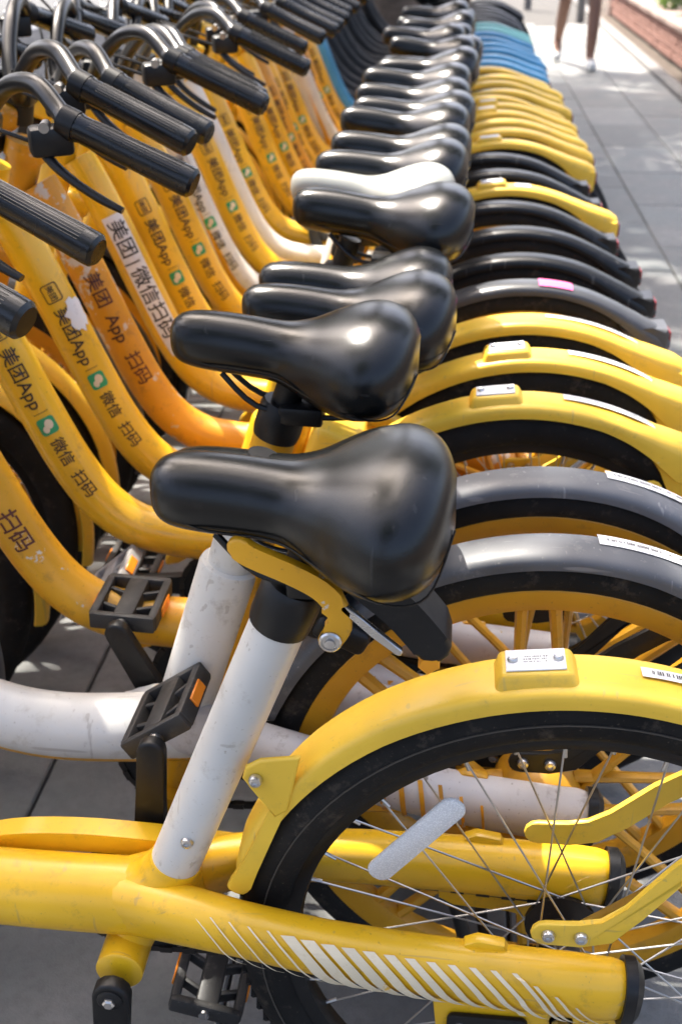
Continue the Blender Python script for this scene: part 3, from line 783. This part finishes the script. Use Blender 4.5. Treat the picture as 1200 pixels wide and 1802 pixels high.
def m_chain(bm):
    a0, r0, a1, r1 = V(-.424,.0437,.300), .073, V(0,.0437,.305), .036
    pts = []
    for i in range(13): a = R_(94+172*i/12); pts.append(a0+V(math.cos(a)*r0,0,math.sin(a)*r0))
    low0, low1 = pts[-1], a1+V(math.cos(R_(266))*r1,0,math.sin(R_(266))*r1)
    for i in range(1, 30): p = low0.lerp(low1, i/30); p.z -= .008*math.sin(PI*i/30); pts.append(p)
    for i in range(10): a = R_(266+188*i/9); pts.append(a1+V(math.cos(a)*r1,0,math.sin(a)*r1))
    t0, t1 = pts[-1].copy(), pts[0].copy()
    for i in range(1, 30): pts.append(t0.lerp(t1, i/30))
    # even links
    P = pts+[pts[0]]; tot = sum((P[i+1]-P[i]).length for i in range(len(P)-1)); n = int(tot/.0127)
    for k in range(n):
        p, t = tube_frame(P, tot*k/n); ang = math.atan2(t.z, t.x); w = .0085 if k % 2 else .0055
        M = Matrix.Translation(p) @ Matrix.Rotation(-ang, 4, 'Y') @ Matrix.Diagonal((.0135, w, .0075, 1))
        r = bmesh.ops.create_cube(bm, size=1); bmesh.ops.transform(bm, matrix=M, verts=r['verts'])
def m_chain_guard(bm):
    plate(bm, smooth2([(-.300,.384),(-.41,.391),(-.49,.392),(-.56,.384),(-.615,.364),(-.620,.352),(-.56,.362),(-.49,.368),(-.41,.368),(-.300,.366)], 3), .036, .060, .005, 3)
def m_chain_guard_b(bm):
    plate(bm, smooth2([(-.345,.395),(-.41,.400),(-.47,.392),(-.515,.360),(-.520,.340),(-.50,.345),(-.46,.372),(-.41,.382),(-.345,.378)], 3), .050, .062, .004, 3)
# --- handlebar; path for the near (-y) side
ROLL = 4.0      # bars tipped: the bicycles rest on their near-side stands
HB = [(-.776,0,.930),(-.772,-.035,.932),(-.750,-.078,.966),(-.705,-.140,1.010),(-.660,-.200,1.022),(-.628,-.247,1.001),(-.612,-.266,.991)]
GA, GB = V(-.612,-.2660,.9910), V(-.474,-.312,.934)
TURN = Matrix.Translation((-.782,0,0)) @ Matrix.Rotation(R_(44), 4, 'Z') @ Matrix.Translation((.782,0,0))
def far_half(bm, fn, side):
    nv = len(bm.verts); fn(bm)
    if side > 0:
        bm.verts.ensure_lookup_table()
        for v in bm.verts[nv:]: v.co = TURN @ v.co
def m_bar(bm):
    e = GA+(GB-GA)*.6; far = lambda p: TURN @ V(p[0],-p[1],p[2])
    sweep(bm, [far(e)]+[far(p) for p in HB[:0:-1]]+[V(*p) for p in HB]+[e], .0118, 16, 6)
def m_grip(side):
    def f0(bm):
        a, b = V(GA.x, -side*GA.y*-1, GA.z), V(GB.x, -side*GB.y*-1, GB.z)
        a.y = side*abs(GA.y); b.y = side*abs(GB.y); d = b-a
        sweep(bm, [a, a+d*.02, a+d*.05, a+d*.07, a+d*.5, a+d*.93, a+d*.975, b], [.0150,.0172,.0172,.0160,.0168,.0182,.0178,.0140], 22, 1)
    return lambda bm: far_half(bm, f0, side)
def m_grip_ribs(side):
    def f0(bm):
        a, b = V(GA.x, side*abs(GA.y), GA.z), V(GB.x, side*abs(GB.y), GB.z); d = (b-a); t = d.normalized()
        q = V(0,0,1)-t*t.z; q.normalize(); s = t.cross(q)
        for k in range(9):
            an = R_(-10+k*11)
            n_ = q*math.sin(an+PI/2-.4)+s*math.cos(an+PI/2-.4)*side
            sweep(bm, [a+d*.14+n_*.0160, a+d*.5+n_*.0167, a+d*.88+n_*.0179], .0005, 5, 1)
    return lambda bm: far_half(bm, f0, side)
def m_lever(side):
    def f0(bm):
        Y = lambda p: V(p[0], side*p[1], p[2])
        a = Y((-.622,.2627,.9950)); d = (Y((-.474,.312,.934))-Y((-.612,.266,.991))).normalized()
        sweep(bm, [a-d*.004, a+d*.016], .0185, 18, 1)                                   # clamp band
        box(bm, Y((-.640,.264,.974)), (.050,.030,.034), .006, Matrix.Rotation(.3*side*-1, 3, 'Z'))
        sweep(bm, [Y((-.652,.262,.962)), Y((-.634,.278,.946)), Y((-.612,.288,.930)), Y((-.585,.297,.914)), Y((-.560,.304,.902))], [(.010,.006),(.010,.0055),(.009,.005),(.009,.005),(.006,.004)], 10, 5)
    return lambda bm: far_half(bm, f0, side)
def m_bell_bolt(side):
    def f0(bm): disc_lathe(bm, [(.0062,-.009),(.0062,.009)], 12, (-.643,side*.274,.992))
    return lambda bm: far_half(bm, f0, side)
def m_cable(bm):
    sweep(bm, [V(-.650,-.258,.966), V(-.720,-.235,.985), V(-.800,-.160,.985), V(-.850,-.060,.945), V(-.858,.0,.870), V(-.86,.012,.76)], .0026, 6, 6)
    sweep(bm, [TURN @ V(-.650,.258,.966), TURN @ V(-.700,.265,1.02), TURN @ V(-.760,.200,1.03), V(-.872,.060,.975), V(-.865,.02,.870), V(-.85,.020,.76)], .0026, 6, 6)
def m_lamp(bm): disc_lathe(bm, [(.020,-.03),(.026,-.02),(.026,.03),(.018,.036)], 20, (-.838,0,.86))
# --- small things near the saddle clamp
def m_collar(A, Z):
    def f(bm):
        d = (V(Z[0],0,Z[1])-V(A[0],0,A[1])).normalized(); z = V(Z[0],0,Z[1])
        sweep(bm, [z-d*.004, z+d*.004, z+d*.034, z+d*.040], [.0262,.0275,.0275,.0245], 28, 1)
    return f
def m_post(A, Z, ln):
    def f(bm):
        d = (V(Z[0],0,Z[1])-V(A[0],0,A[1])).normalized(); z = V(Z[0],0,Z[1]); sweep(bm, [z-d*.02, z+d*ln], .0165, 20, 1)
    return f
def m_clamp_arm(bm):
    o = strip_outline(smooth2([(-.288,.778),(-.282,.773),(-.270,.767),(-.247,.757),(-.224,.744),(-.211,.728),(-.2075,.708),(-.2165,.694)], 3), .019)
    plate(bm, o, -.036, -.027, .003, 3)
def m_tail_arm(bm):
    plate(bm, strip_outline(smooth2([(-.205,.762),(-.186,.745),(-.160,.722),(-.140,.698),(-.133,.688)], 3), .032), -.028, .018, .005, 3)
def m_tail_arm_edge(bm):
    plate(bm, strip_outline([(-.204,.727),(-.180,.705),(-.160,.688)], .007), -.036, -.030, .001, 1)
def m_tail_tip(bm): plate(bm, [(-.141,.676),(-.128,.678),(-.126,.668),(-.136,.661),(-.144,.668)], -.028, .010, .002)
def m_tube_band(bm):    # yellow spine behind the white seat tube of the two-piece frames
    sweep(bm, [V(-.362,0,.415), V(-.340,0,.50), V(-.300,0,.635)], [(.010,.010)]*3, 10, 2)
def m_sleeve(bm):
    A, Z = V(-.402,0,.405), V(-.312,0,.690); d = (Z-A); sweep(bm, [A+d*.0, A+d*.70, A+d*.715, A+d*.72], [.0325,.0325,.0310,.024], 28, 1)
def m_wheel_ref(bm):
    plate(bm, rrect(-.062,-.0125,.062,.0125,.011), -.006, 0, .002)
def m_lock(bm):
    box(bm, (-.255,0,.585), (.070,.105,.060), .012, Matrix.Rotation(.35, 3, 'Y'), 3)
    for s in (-1,1): box(bm, (-.215,s*.047,.560), (.060,.022,.028), .008, Matrix.Rotation(.45, 3, 'Y'), 3)
def m_kick(bm): sweep(bm, [V(-.10,-.088,.300), V(-.06,-.115,.16), V(-.03,-.150,.006)], [.009,.008,.0075], 10, 3)
def m_kick_foot(bm): box(bm, (-.029,-.151,.007), (.04,.024,.013), .004)

# ------------------------------------------------------------------ decals on the down tube
def decals(b, dt, kind, lod, patch=False):
    r = .0306; P = DTP_B; ph = .42
    T = lambda body, size, u, mat: link('lettering', wrapped_text('txt_%s_%.3f_%.3f' % (body, size, u), body, size, P, u, ph, r), mat, dt)
    if kind in ('app', 'appw'):
        pm = PRINT if kind == 'app' else PRINTB
        bx_ = []
        for a, c in ((rrect(0,-.0125,.028,.0125,.004), rrect(.0016,-.0109,.0264,.0109,.003)),):
            for i in range(len(a)): bx_.append([a[i], a[(i+1)%len(a)], c[(i+1)%len(a)], c[i]])
        link('logo_box', wrapped_poly('logo_box', bx_, P, .118, ph, r), pm, dt)
        T('美团', .0115, .1205, pm)
        T('美团App', .0250, .156, pm)
        link('divider', wrapped_poly('divider', [[(0,-.010),(.001,-.010),(.001,.010),(0,.010)]], P, .254, ph, r), pm, dt)
        gi = link('app_icon', wrapped_poly('app_icon', [rrect(0,-.0125,.025,.0125,.005)], P, .262, ph, r), GREEN, dt)
        link('chat_bubbles', wrapped_poly('chat_bubbles', [ellipse(.0105,.0025,.0070,.0058), ellipse(.0165,-.0038,.0052,.0043)], P, .262, ph, r, .0011), PRINTW, dt)
        T('微信', .0215, .295, pm); T('扫码', .0215, .350, pm)
    elif kind == 'big':
        T('美团', .029, .150, PRINTR); T('App', .029, .222, PRINTR); T('扫码', .029, .290, PRINTR)
    elif kind == 'block':
        link('decal_panel', wrapped_poly('decal_panel', [[(0,-.0190),(.265,-.0190),(.265,.0190),(0,.0190)]], P, .105, ph, r, .0003), STK, dt)
        T('美团', .034, .114, PRINTB); T('|', .030, .188, PRINTB); T('微信扫码', .034, .202, PRINTB)
    if patch:
        rn = random.Random(2); pl = [(.045*.5+math.cos(2*PI*i/22)*(.026+rn.uniform(-.006,.005)), .004+math.sin(2*PI*i/22)*(.0165+rn.uniform(-.004,.004))) for i in range(22)]
        link('worn_patch', wrapped_poly('worn_patch', [pl], P, .150, ph+.55, r, .0010), STK, dt)

# ------------------------------------------------------------------ one bicycle
def bicycle(Y, label, dx=0, fender='deep', fmat=None, boss=True, wheelk='wire', rimm=None, model='B', frame=YEL, dtm=None, stm=None, stay=None, text='app',
            sx=0, sz=0, syaw=0, crank=0, steer=0, bardz=0, lod=1, sadm=None, post=BLK, sticker=None, lean=0, yaw=0, pedm=None, dtd=0, wide=False, low=False, patch=False, group=GROUP):
    fmat = fmat or YEL2; dtm = dtm or frame; stm = stm or frame; stay = stay or frame; sadm = sadm or SADL
    rnd = random.Random(int(Y*1000))
    if lod == 2: lean, yaw, sz, syaw = rnd.uniform(-2.5,1.5), rnd.uniform(-1.8,1.8), sz+rnd.uniform(-.03,.02), rnd.uniform(-4,4)
    b = link('bicycle', None, loc=(.133+dx, Y, 0), rot=(R_(lean), 0, R_(yaw))); tag(b, label, 'bicycle', group)
    FX = -.125 if (model == 'A' or wide) else 0        # longer front end
    pf = V(-.80+FX,0,0); Rf = Matrix.Rotation(R_(14+steer), 4, 'Z'); offf = pf-(Rf @ pf); foff = V(FX,0,0); foff = pf+(Rf @ (foff-pf))
    # wheels
    wheel(b, 'rear_wheel', (HX,0,HUBZ), wheelk, rimm if wheelk == 'cast' else None, lod, rnd.uniform(0,6.28))
    wheel(b, 'front_wheel', tuple(offf+Rf @ V(-1.04+FX,0,HUBZ)), wheelk if lod < 2 else 'cast', (rimm or RIMY) if (wheelk == 'cast' or lod >= 2) else None, max(1, lod), rnd.uniform(0,6.28), R_(14+steer))
    # frame
    A, Z = (STA, STZ) if model == 'A' else (STB, STY)
    if model == 'A': dt = link('down_tube', mk('dt_A', m_dt(DT_A, .031, .0385)), dtm, b)
    else:
        dt = link('down_tube', mk('dt_BW', m_dt(DT_L, .0310, .0405)) if wide else mk('dt_low', m_dt(DT_LOW, .027, .030)) if low else mk('dt_B', m_dt(DT_B, .0288, .0330)), dtm, b)
        if dtm is WHT: link('lower_lip', mk('dt_lipL', m_dt_edge(DT_L)) if wide else mk('dt_lip', m_dt_edge(DT_B)), ORA, dt)
        if text: decals(b, dt, text, lod, patch)
    link('head_tube', mk('head', m_head), frame, b, (FX,0,0)); link('fork', mk('fork', m_fork), frame, b, foff, (0,0,R_(14+steer)))
    link('front_fender', mk('front_fender', m_front_fender), fmat, b, foff, (0,0,R_(14+steer)))
    st = link('seat_tube', mk('st_'+model, m_seat_tube(A, Z, .0248)), stm, b)
    zo = 0 if model == 'A' else .045
    for s in (-1, 1):
        cs = link('chain_stay', mk('stay%d%s' % (s, model), m_stay(s, zo)), stay, b)
        link('end_cap', mk('staycap%d' % s, m_stay_cap(s)), BLK, cs)
        link('dropout', mk('dropout%d' % s, m_dropout(s)), frame if frame is not WHT else ORA, b)
        if lod < 2: link('axle_nut', mk('nut', m_nut), RUST if lod else STEEL, b, (0, s*.083, HUBZ), (0, 0, 0 if s < 0 else PI))
        if s < 0 and model == 'A':
            for k in range(20): link('printed_stripe', mk('stripe%d' % k, m_stripe(k), 0), PRINTW, cs)
        if s < 0 and stay is WHTD:
            for k in range(9): link('printed_stripe', mk('ostripe%d' % k, m_ostripe(k), 0), ORC, cs)
    if lod < 2:
        dc = link('dropout_cover', mk('drop_cover', m_drop_cover), BLK, b)
        for x in (-.092, -.043): link('bolt', mk('screw_y', m_screw_y), STEEL, dc, (x, -.089, .309), (0, rnd.uniform(0,3), 0))
    link('bottom_bracket', mk('bb_'+model, m_bb if model == 'A' else m_bb_b), frame if frame is not WHT else ORA, b)
    if lod < 2:
        link('chain_guard', mk('guard_'+model, m_chain_guard if model == 'A' else m_chain_guard_b), frame, b)
        link('chainring', mk('chainring', m_chainring), BLK, b, (-.424,0,.300)); link('chain', mk('chain', m_chain, 0), CHAINM, b)
    # cranks and pedals
    for s in (-1, 1):
        a = crank if s > 0 else crank+180            # degrees from straight up, positive towards the front
        ck = link('crank', mk('crank%d' % s, m_crank(s)), BLK, b, (-.424,0,.300), (0, -R_(a), 0))
        if lod < 2:
            link('crank_cap', mk('crank_cap%d' % s, m_crank_cap(s)), BLK, ck); link('crank_bolt', mk('crank_bolt%d' % s, m_crank_bolt(s)), STEEL, ck)
            link('pedal_axle', mk('axle%d' % s, m_axle(s)), STEEL, ck)
        tip = V(-.424-math.sin(R_(a))*.174, s*.142, .300+math.cos(R_(a))*.174)
        pd = link('pedal', mk('pedal', m_pedal), pedm or DIRTYBLK, b, tip, (R_(rnd.uniform(-2,2)), R_(-35 if lod == 0 else rnd.uniform(-70,70)), 0))
        if lod < 2:
            for q in (0, PI): link('reflector', mk('pedal_ref', m_pedal_ref), REFO, pd, (0,0,0), (0,0,q))
    # rear fender
    fe = link('rear_fender', mk('fender_'+fender, fender_mesh(fender)), fmat, b, (HX,0,HUBZ))
    if lod < 2 or fender == 'deep':
        link('tail_block', mk('tail_block', m_tail_block), fmat, fe, (-HX,0,RELZ-HUBZ)); link('tail_reflector', mk('tail_ref', m_tail_ref), REFR, fe, (-HX,0,RELZ-HUBZ))
    if fender == 'deep':
        if lod < 2:
            link('front_tab', mk('fender_tab', m_fender_tab), fmat, fe, (-HX,0,RELZ-HUBZ))
            link('tab_bolt', mk('screw_y', m_screw_y), STEEL, fe, (-.283-HX,-.034,.236+RELZ-HUBZ))
        link('front_foot', mk('fender_foot', m_fender_foot), fmat, fe, (-HX,0,RELZ-HUBZ))
        if boss:
            th = R_(99); p = (HX+math.cos(th)*.3375, 0, math.sin(th)*.3375)
            bo = link('boss', mk('boss', m_boss), fmat, b, (p[0], 0, p[2]+HUBZ), (0, -R_(7), 0))
            link('name_plate', mk('boss_plate', m_boss_plate), STK, bo)
            if lod == 0: link('fine_print', mk('fine_print', m_fine_print(3, .020, .011, 8), 0), PRINTB, bo, (0,0,.0114))['kind'] = 'stuff'
            if lod < 2:
                for x in (-.019, .019): link('screw', mk('screw_z', m_screw_z), STEEL, bo, (x, 0, .0116))
    for s in (-1, 1):
        sr = link('fender_strut', mk('strut%d' % s, m_strut(s)), fmat if fender == 'deep' else BLK, b, (0,0,RELZ))
        if s < 0 and lod < 2:
            for x in (-.022, .006): link('bolt', mk('screw_y', m_screw_y), STEEL, sr, (x, -.0895, .1335))
    if sticker:
        sm, t0, t1, w, yc = sticker
        rr = .3372 if fender == 'deep' else .3352
        link('sticker', mk('sticker_%s_%d_%d_%.3f' % (fender, t0, t1, w), m_sticker(t0, t1, rr, w, yc), 60), sm, fe)
        if Y < 1.8: link('fine_print', mk('sprint_%s_%d_%d' % (fender, t0, t1), m_sticker_print(t0, t1, rr, yc, 3), 0), PRINTB, fe)['kind'] = 'stuff'
    # saddle group
    X0, Z0 = (-.226 if model == 'A' else -.238)+sx, .757+sz
    d = Vector((Z[0]-A[0], 0, Z[1]-A[1])).normalized()
    link('seat_collar', mk('collar_'+model, m_collar(A, Z)), BLK, b)
    ln = max(.05, (Z0+.015-Z[1])/d.z)
    link('seat_post', mk('post_%s_%.3f' % (model, ln), m_post(A, Z, ln)), post, b)
    sd_ = link('saddle', mk('saddle', m_saddle, 60), sadm, b, (X0, 0, Z0), (0, R_(rnd.uniform(-2,2) if lod == 1 else rnd.uniform(-5,5)) if lod else R_(-1.0), R_(syaw)))
    if lod == 0: sd_.scale = (.885,1,.97); sd_.location.x += .004; sd_.location.z += .003
    if lod < 2:
        link('seam', mk('saddle_seam', m_saddle_seam), sadm, sd_); link('rails', mk('rails', m_rails), BLK, sd_)
    if model == 'A':
        ca = link('clamp_lever', mk('clamp_arm', m_clamp_arm), ORA, b)
        link('lever_bolt', mk('lever_bolt', lambda bm: disc_lathe(bm, [(.0095,.003),(.0095,-.0015),(.008,-.003),(.0068,-.003),(.0064,-.0018),(.0045,-.0018),(.004,-.005),(.0025,-.0055)], 20)), STEEL, ca, (-.2155,-.036,.6955))
        ta = link('lamp_bracket', mk('tail_arm', m_tail_arm), BLK, b)
        link('bracket_edge', mk('tail_arm_edge', m_tail_arm_edge), STEEL, ta); link('lamp_tip', mk('tail_tip', m_tail_tip), GLOWO, ta)
        link('tube_socket', mk('socket', m_socket), frame, b)
        link('weld', mk('weld_c', m_weld((-.418,0,.3165), (.25,0,1), .0262)), frame, b)
        link('tube_screw', mk('screw_y', m_screw_y), STEEL, b, (-.352,-.0242,.452))
    elif lod < 2:
        link('tube_sleeve', mk('sleeve', m_sleeve), stm, b); link('tube_spine', mk('spine', m_tube_band), ORA, b)
        link('wheel_lock', mk('lock', m_lock), BLK if fender != 'deep' else fmat, b)
    if lod < 2:
        ks = link('kickstand', mk('kick', m_kick), BLK, b); link('kickstand_foot', mk('kick_foot', m_kick_foot), BLK, ks)
    # handlebar, turned about the steering axis
    pv = V(-.782,0,.930); Rm = Matrix.Rotation(R_(steer), 4, 'Z') @ Matrix.Rotation(R_(ROLL), 4, 'X')
    off = pv-(Rm @ pv)+V(FX,0,bardz+.019)
    hb = link('handlebar', mk('bar', m_bar), BAR, b, off, (R_(ROLL),0,R_(steer)))
    link('stem', mk('stem', m_stem), BLK, hb); link('lamp', mk('lamp', m_lamp), BLK, hb)
    link('stem_cover', mk('headcover', m_headcover), frame if frame is not WHT else YEL, hb)
    for s in (-1, 1):
        g = link('grip', mk('grip%d' % s, m_grip(s)), GRIP, hb)
        link('brake_lever', mk('lever%d' % s, m_lever(s)), BLK, hb)
        if lod < 2:
            link('bolt', mk('bell_bolt%d' % s, m_bell_bolt(s)), STEEL, hb)
            link('grip_ribs', mk('grip_ribs%d' % s, m_grip_ribs(s)), GRIP, hb)
    link('brake_cable', mk('cable', m_cable), BLK, hb)
    return b

# ------------------------------------------------------------------ the row
WS = (STK, 58, 84, .020, .008)
b1 = bicycle(.797, 'yellow bicycle with white seat tube, wire-spoked rear wheel and slanted white stripes on its stay', model='A', stm=WHT, lod=0, crank=-5, text=None,
             sticker=(STK, 62, 84, .014, .004), frame=YEL)
link('wheel_reflector', mk('wheel_ref', m_wheel_ref), REFW, b1, (-.140,-.014,.468), (0,-R_(52),0))
bicycle(1.02, 'bicycle with white frame, orange cast wheel and grey mudguard, next to the striped yellow one', dx=-.012, fender='slim', fmat=GRY, wheelk='cast', rimm=RIMY, frame=WHT, dtm=WHT, stay=WHTD, text=None, crank=24, wide=True, sz=-.10, sticker=(STK,58,84,.024,.012))
bicycle(1.18, 'dirty orange bicycle with grey mudguard, behind the white-framed one', dx=-.01, fender='slim', fmat=GRY, wheelk='cast', rimm=RIMY, frame=ORA, stay=WHTD, text='big', crank=60, sx=-.032, sz=-.015, steer=1, bardz=-.012, pedm=PEDG, sticker=(STK,56,80,.024,.012))
bicycle(1.40, 'yellow bicycle with raised name plate, just behind the two grey mudguards', dx=-.02, boss=True, text='app', sx=.02, sz=-.045, crank=95, steer=2, bardz=-.015, sticker=WS)
bicycle(1.57, 'yellow bicycle with raised name plate and worn white patch on its down tube', dx=.0, boss=True, text='app', sx=-.005, sz=-.062, crank=165, patch=True, steer=9, bardz=.008, sticker=WS)
bicycle(1.73, 'orange bicycle with big red-brown lettering and plain yellow fender', boss=False, wheelk='cast', rimm=RIMY, frame=ORC, dtm=ORC, text='big', sx=.02, sz=.0, crank=150, steer=3, bardz=.03, sticker=(STK,60,88,.016,.006))
bicycle(1.93, 'bicycle with pink sticker on its dark mudguard and pale saddle', fender='slim', fmat=GRYD, wheelk='cast', rimm=RIMY, frame=YEL, text='block', sx=-.01, sz=-.012, crank=10, steer=0, bardz=.01, sadm=SADW, sticker=(STKP,78,88,.036,-.004))
bicycle(2.10, 'bicycle with black fender beyond the pink-stickered one, first of three black', fender='slim', fmat=BLKF, wheelk='cast', rimm=RIMY, text='app', sx=.015, sz=-.005, crank=80, steer=9, bardz=.015)
bicycle(2.30, 'bicycle with black fender beyond the pink-stickered one, middle of three black', fender='slim', fmat=BLKF, wheelk='cast', rimm=RIMY, text='app', sx=.02, sz=-.01, crank=-30, steer=3)
bicycle(2.52, 'bicycle with black fender and white down tube beside a yellow name-plate bicycle', dx=-.02, fender='slim', fmat=BLKF, wheelk='cast', rimm=RIMY, frame=WHT, dtm=WHT, text='appw', sx=.035, sz=.0, crank=50, steer=-1, bardz=-.02)
bicycle(2.68, 'yellow name-plate bicycle standing alone between black-fendered ones', boss=True, text='app', sx=.03, sz=.0, crank=-80, steer=8, sticker=(STK,84,90,.03,0))
bicycle(2.86, 'bicycle with black fender beyond the lone yellow name-plate one, first of two', dx=-.02, fender='slim', fmat=BLKF, wheelk='cast', rimm=RIMY, frame=WHT, dtm=WHT, text=None, sx=.04, sz=.005, crank=15, steer=2)
bicycle(3.06, 'bicycle with black fender beyond the lone yellow name-plate one, second of two', dx=-.03, fender='slim', fmat=BLKF, wheelk='cast', rimm=RIMY, frame=YEL, text='app', sx=.05, sz=.015, crank=70, steer=4)
ys = [3.24,3.42,3.58,3.74,3.88,4.04,4.22,4.40,4.60,4.84]
ordn = ['first','second','third','fourth','fifth','sixth','seventh','eighth','ninth','tenth']
rr = random.Random(5)
for i, y in enumerate(ys):
    bicycle(y, 'yellow bicycle with yellow fender, %s of the run between black and blue bicycles' % ordn[i], dx=rr.uniform(-.02,.02), boss=i in (0,3,4), wheelk='cast', rimm=RIMY,
            frame=YEL if i % 5 != 2 else ORA, dtm=WHT if i == 6 else None, text='app' if i != 6 else None, sx=rr.uniform(.02,.05), sz=rr.uniform(-.015,.012), crank=rr.uniform(-90,90), steer=rr.uniform(-4,4), lod=2)
ys = [5.05,5.26,5.48,5.72,5.98,6.25]
for i, y in enumerate(ys):
    bicycle(y, 'blue bicycle with blue fender, %s of the blue run counted from the yellow side' % ordn[i], dx=rr.uniform(-.02,.02), fmat=BLUE, boss=False, wheelk='cast', rimm=BLK, frame=BLUE if i == 0 else SHADEF, low=i > 0, text=None,
            sx=rr.uniform(.02,.05), sz=rr.uniform(-.015,.012), crank=rr.uniform(-90,90), steer=rr.uniform(-4,4), lod=2)
for i, y in enumerate((6.50,6.74)):
    bicycle(y, 'turquoise-fendered bicycle right behind the blue run, %s of two' % ordn[i], fmat=TEAL, boss=False, wheelk='cast', rimm=BLK, frame=SHADEF, low=True, text=None, sx=.03, crank=rr.uniform(-90,90), lod=2)
for i, y in enumerate((7.0,7.25,7.5,7.75,8.0,8.25,8.5)):
    bicycle(y, 'dark-fendered bicycle at the far end of the row, %s behind the turquoise pair' % ordn[i], dx=rr.uniform(-.03,.03), fender='slim', fmat=BLKF, wheelk='cast', rimm=BLK, frame=SHADEF, low=True, text=None, sx=.03, sz=rr.uniform(-.02,.02), crank=rr.uniform(-90,90), lod=2)

# ================================================================== THE WALKER
def skin_body(name, verts, edges, radii, mat, parent=None, root=0, lvl=2):
    me = bpy.data.meshes.new(name); me.from_pydata(verts, edges, [])
    o = bpy.data.objects.new(name, me); COL.objects.link(o)
    sk = o.modifiers.new('skin', 'SKIN'); sk.use_smooth_shade = True
    for i, v in enumerate(me.skin_vertices[0].data):
        r = radii[i]; v.radius = (r, r) if not isinstance(r, tuple) else r; v.use_root = (i == root)
    ss = o.modifiers.new('sub', 'SUBSURF'); ss.levels = ss.render_levels = lvl
    dg = bpy.context.evaluated_depsgraph_get(); me2 = bpy.data.meshes.new_from_object(o.evaluated_get(dg))
    bpy.data.objects.remove(o); me2.shade_smooth(); me2.materials.clear(); me2.materials.append(None)
    return link(name, me2, mat, parent)
def walker(loc):
    p = link('person', None, loc=loc)
    tag(p, 'person walking on the pavement in dark shorts and white shoes', 'person')
    # x right, y away; right foot planted forward (towards the camera), left foot trailing
    v = [(0,0,.92),(0,-.01,1.08),(0,-.02,1.24),(0,-.02,1.40),(0,-.03,1.50),(0,-.04,1.58),(0,-.05,1.68),
         (.095,-.02,.86),(.105,-.13,.50),(.10,-.16,.27),(.095,-.17,.095),(.10,-.25,.045),(.105,-.33,.035),
         (-.095,.02,.86),(-.115,.13,.52),(-.125,.30,.32),(-.13,.42,.18),(-.135,.37,.085),(-.135,.30,.035),
         (.17,-.02,1.39),(.23,.08,1.14),(.24,.06,.92),(.235,.0,.84),
         (-.17,-.02,1.39),(-.23,-.08,1.14),(-.235,-.20,.95),(-.23,-.26,.89)]
    e = [(0,1),(1,2),(2,3),(3,4),(4,5),(5,6),(0,7),(7,8),(8,9),(9,10),(10,11),(11,12),(0,13),(13,14),(14,15),(15,16),(16,17),(17,18),(3,19),(19,20),(20,21),(21,22),(3,23),(23,24),(24,25),(25,26)]
    r = [(.14,.10),(.125,.09),(.14,.095),(.135,.09),.05,.075,.085, .085,.055,.052,.036,.038,.03, .085,.055,.052,.036,.038,.03, .06,.042,.032,.030, .06,.042,.032,.030]
    skin_body('body', v, e, r, SKIN, p)
    skin_body('shirt', [(0,0,.94),(0,-.01,1.10),(0,-.02,1.26),(0,-.02,1.41),(.17,-.02,1.40),(.215,.05,1.22),(-.17,-.02,1.40),(-.215,-.05,1.22)], [(0,1),(1,2),(2,3),(3,4),(4,5),(3,6),(6,7)],
              [(.165,.125),(.155,.115),(.16,.115),(.14,.10),.075,.065,.075,.065], SHIRT, p)
    skin_body('shorts', [(0,0,.96),(0,0,.90),(.10,-.03,.80),(.112,-.105,.56),(-.10,.03,.80),(-.115,.110,.57)], [(0,1),(1,2),(2,3),(1,4),(4,5)],
              [(.155,.12),(.155,.125),.112,.105,.112,.105], SHORT, p)
    skin_body('shoe', [(.095,-.165,.055),(.10,-.24,.045),(.105,-.32,.038),(.107,-.365,.03)], [(0,1),(1,2),(2,3)], [.052,.046,.044,.030], SHOE, p)
    skin_body('shoe', [(-.13,.44,.14),(-.135,.39,.085),(-.135,.33,.045),(-.135,.285,.03)], [(0,1),(1,2),(2,3)], [.050,.046,.044,.030], SHOE, p)
    skin_body('hair', [(0,.0,1.60),(0,.01,1.68),(0,-.02,1.745)], [(0,1),(1,2)], [.07,.088,.075], HAIR, p)
    for s in (-1, 1):      # fingers of the relaxed hands
        bx, by, bz = (.235,0,.84) if s > 0 else (-.23,-.26,.89)
        for k in range(4): skin_body('finger', [(bx, by-.02+k*.014, bz-.01), (bx-s*.004, by-.022+k*.014, bz-.045), (bx-s*.014, by-.022+k*.014, bz-.075+abs(k-1.5)*.005)], [(0,1),(1,2)], [.009,.008,.007], SKIN, p, lvl=1)
        skin_body('thumb', [(bx, by-.025, bz+.015), (bx-s*.008, by-.045, bz-.012), (bx-s*.012, by-.048, bz-.035)], [(0,1),(1,2)], [.011,.009,.008], SKIN, p, lvl=1)
walker((.985, 10.45, 0))
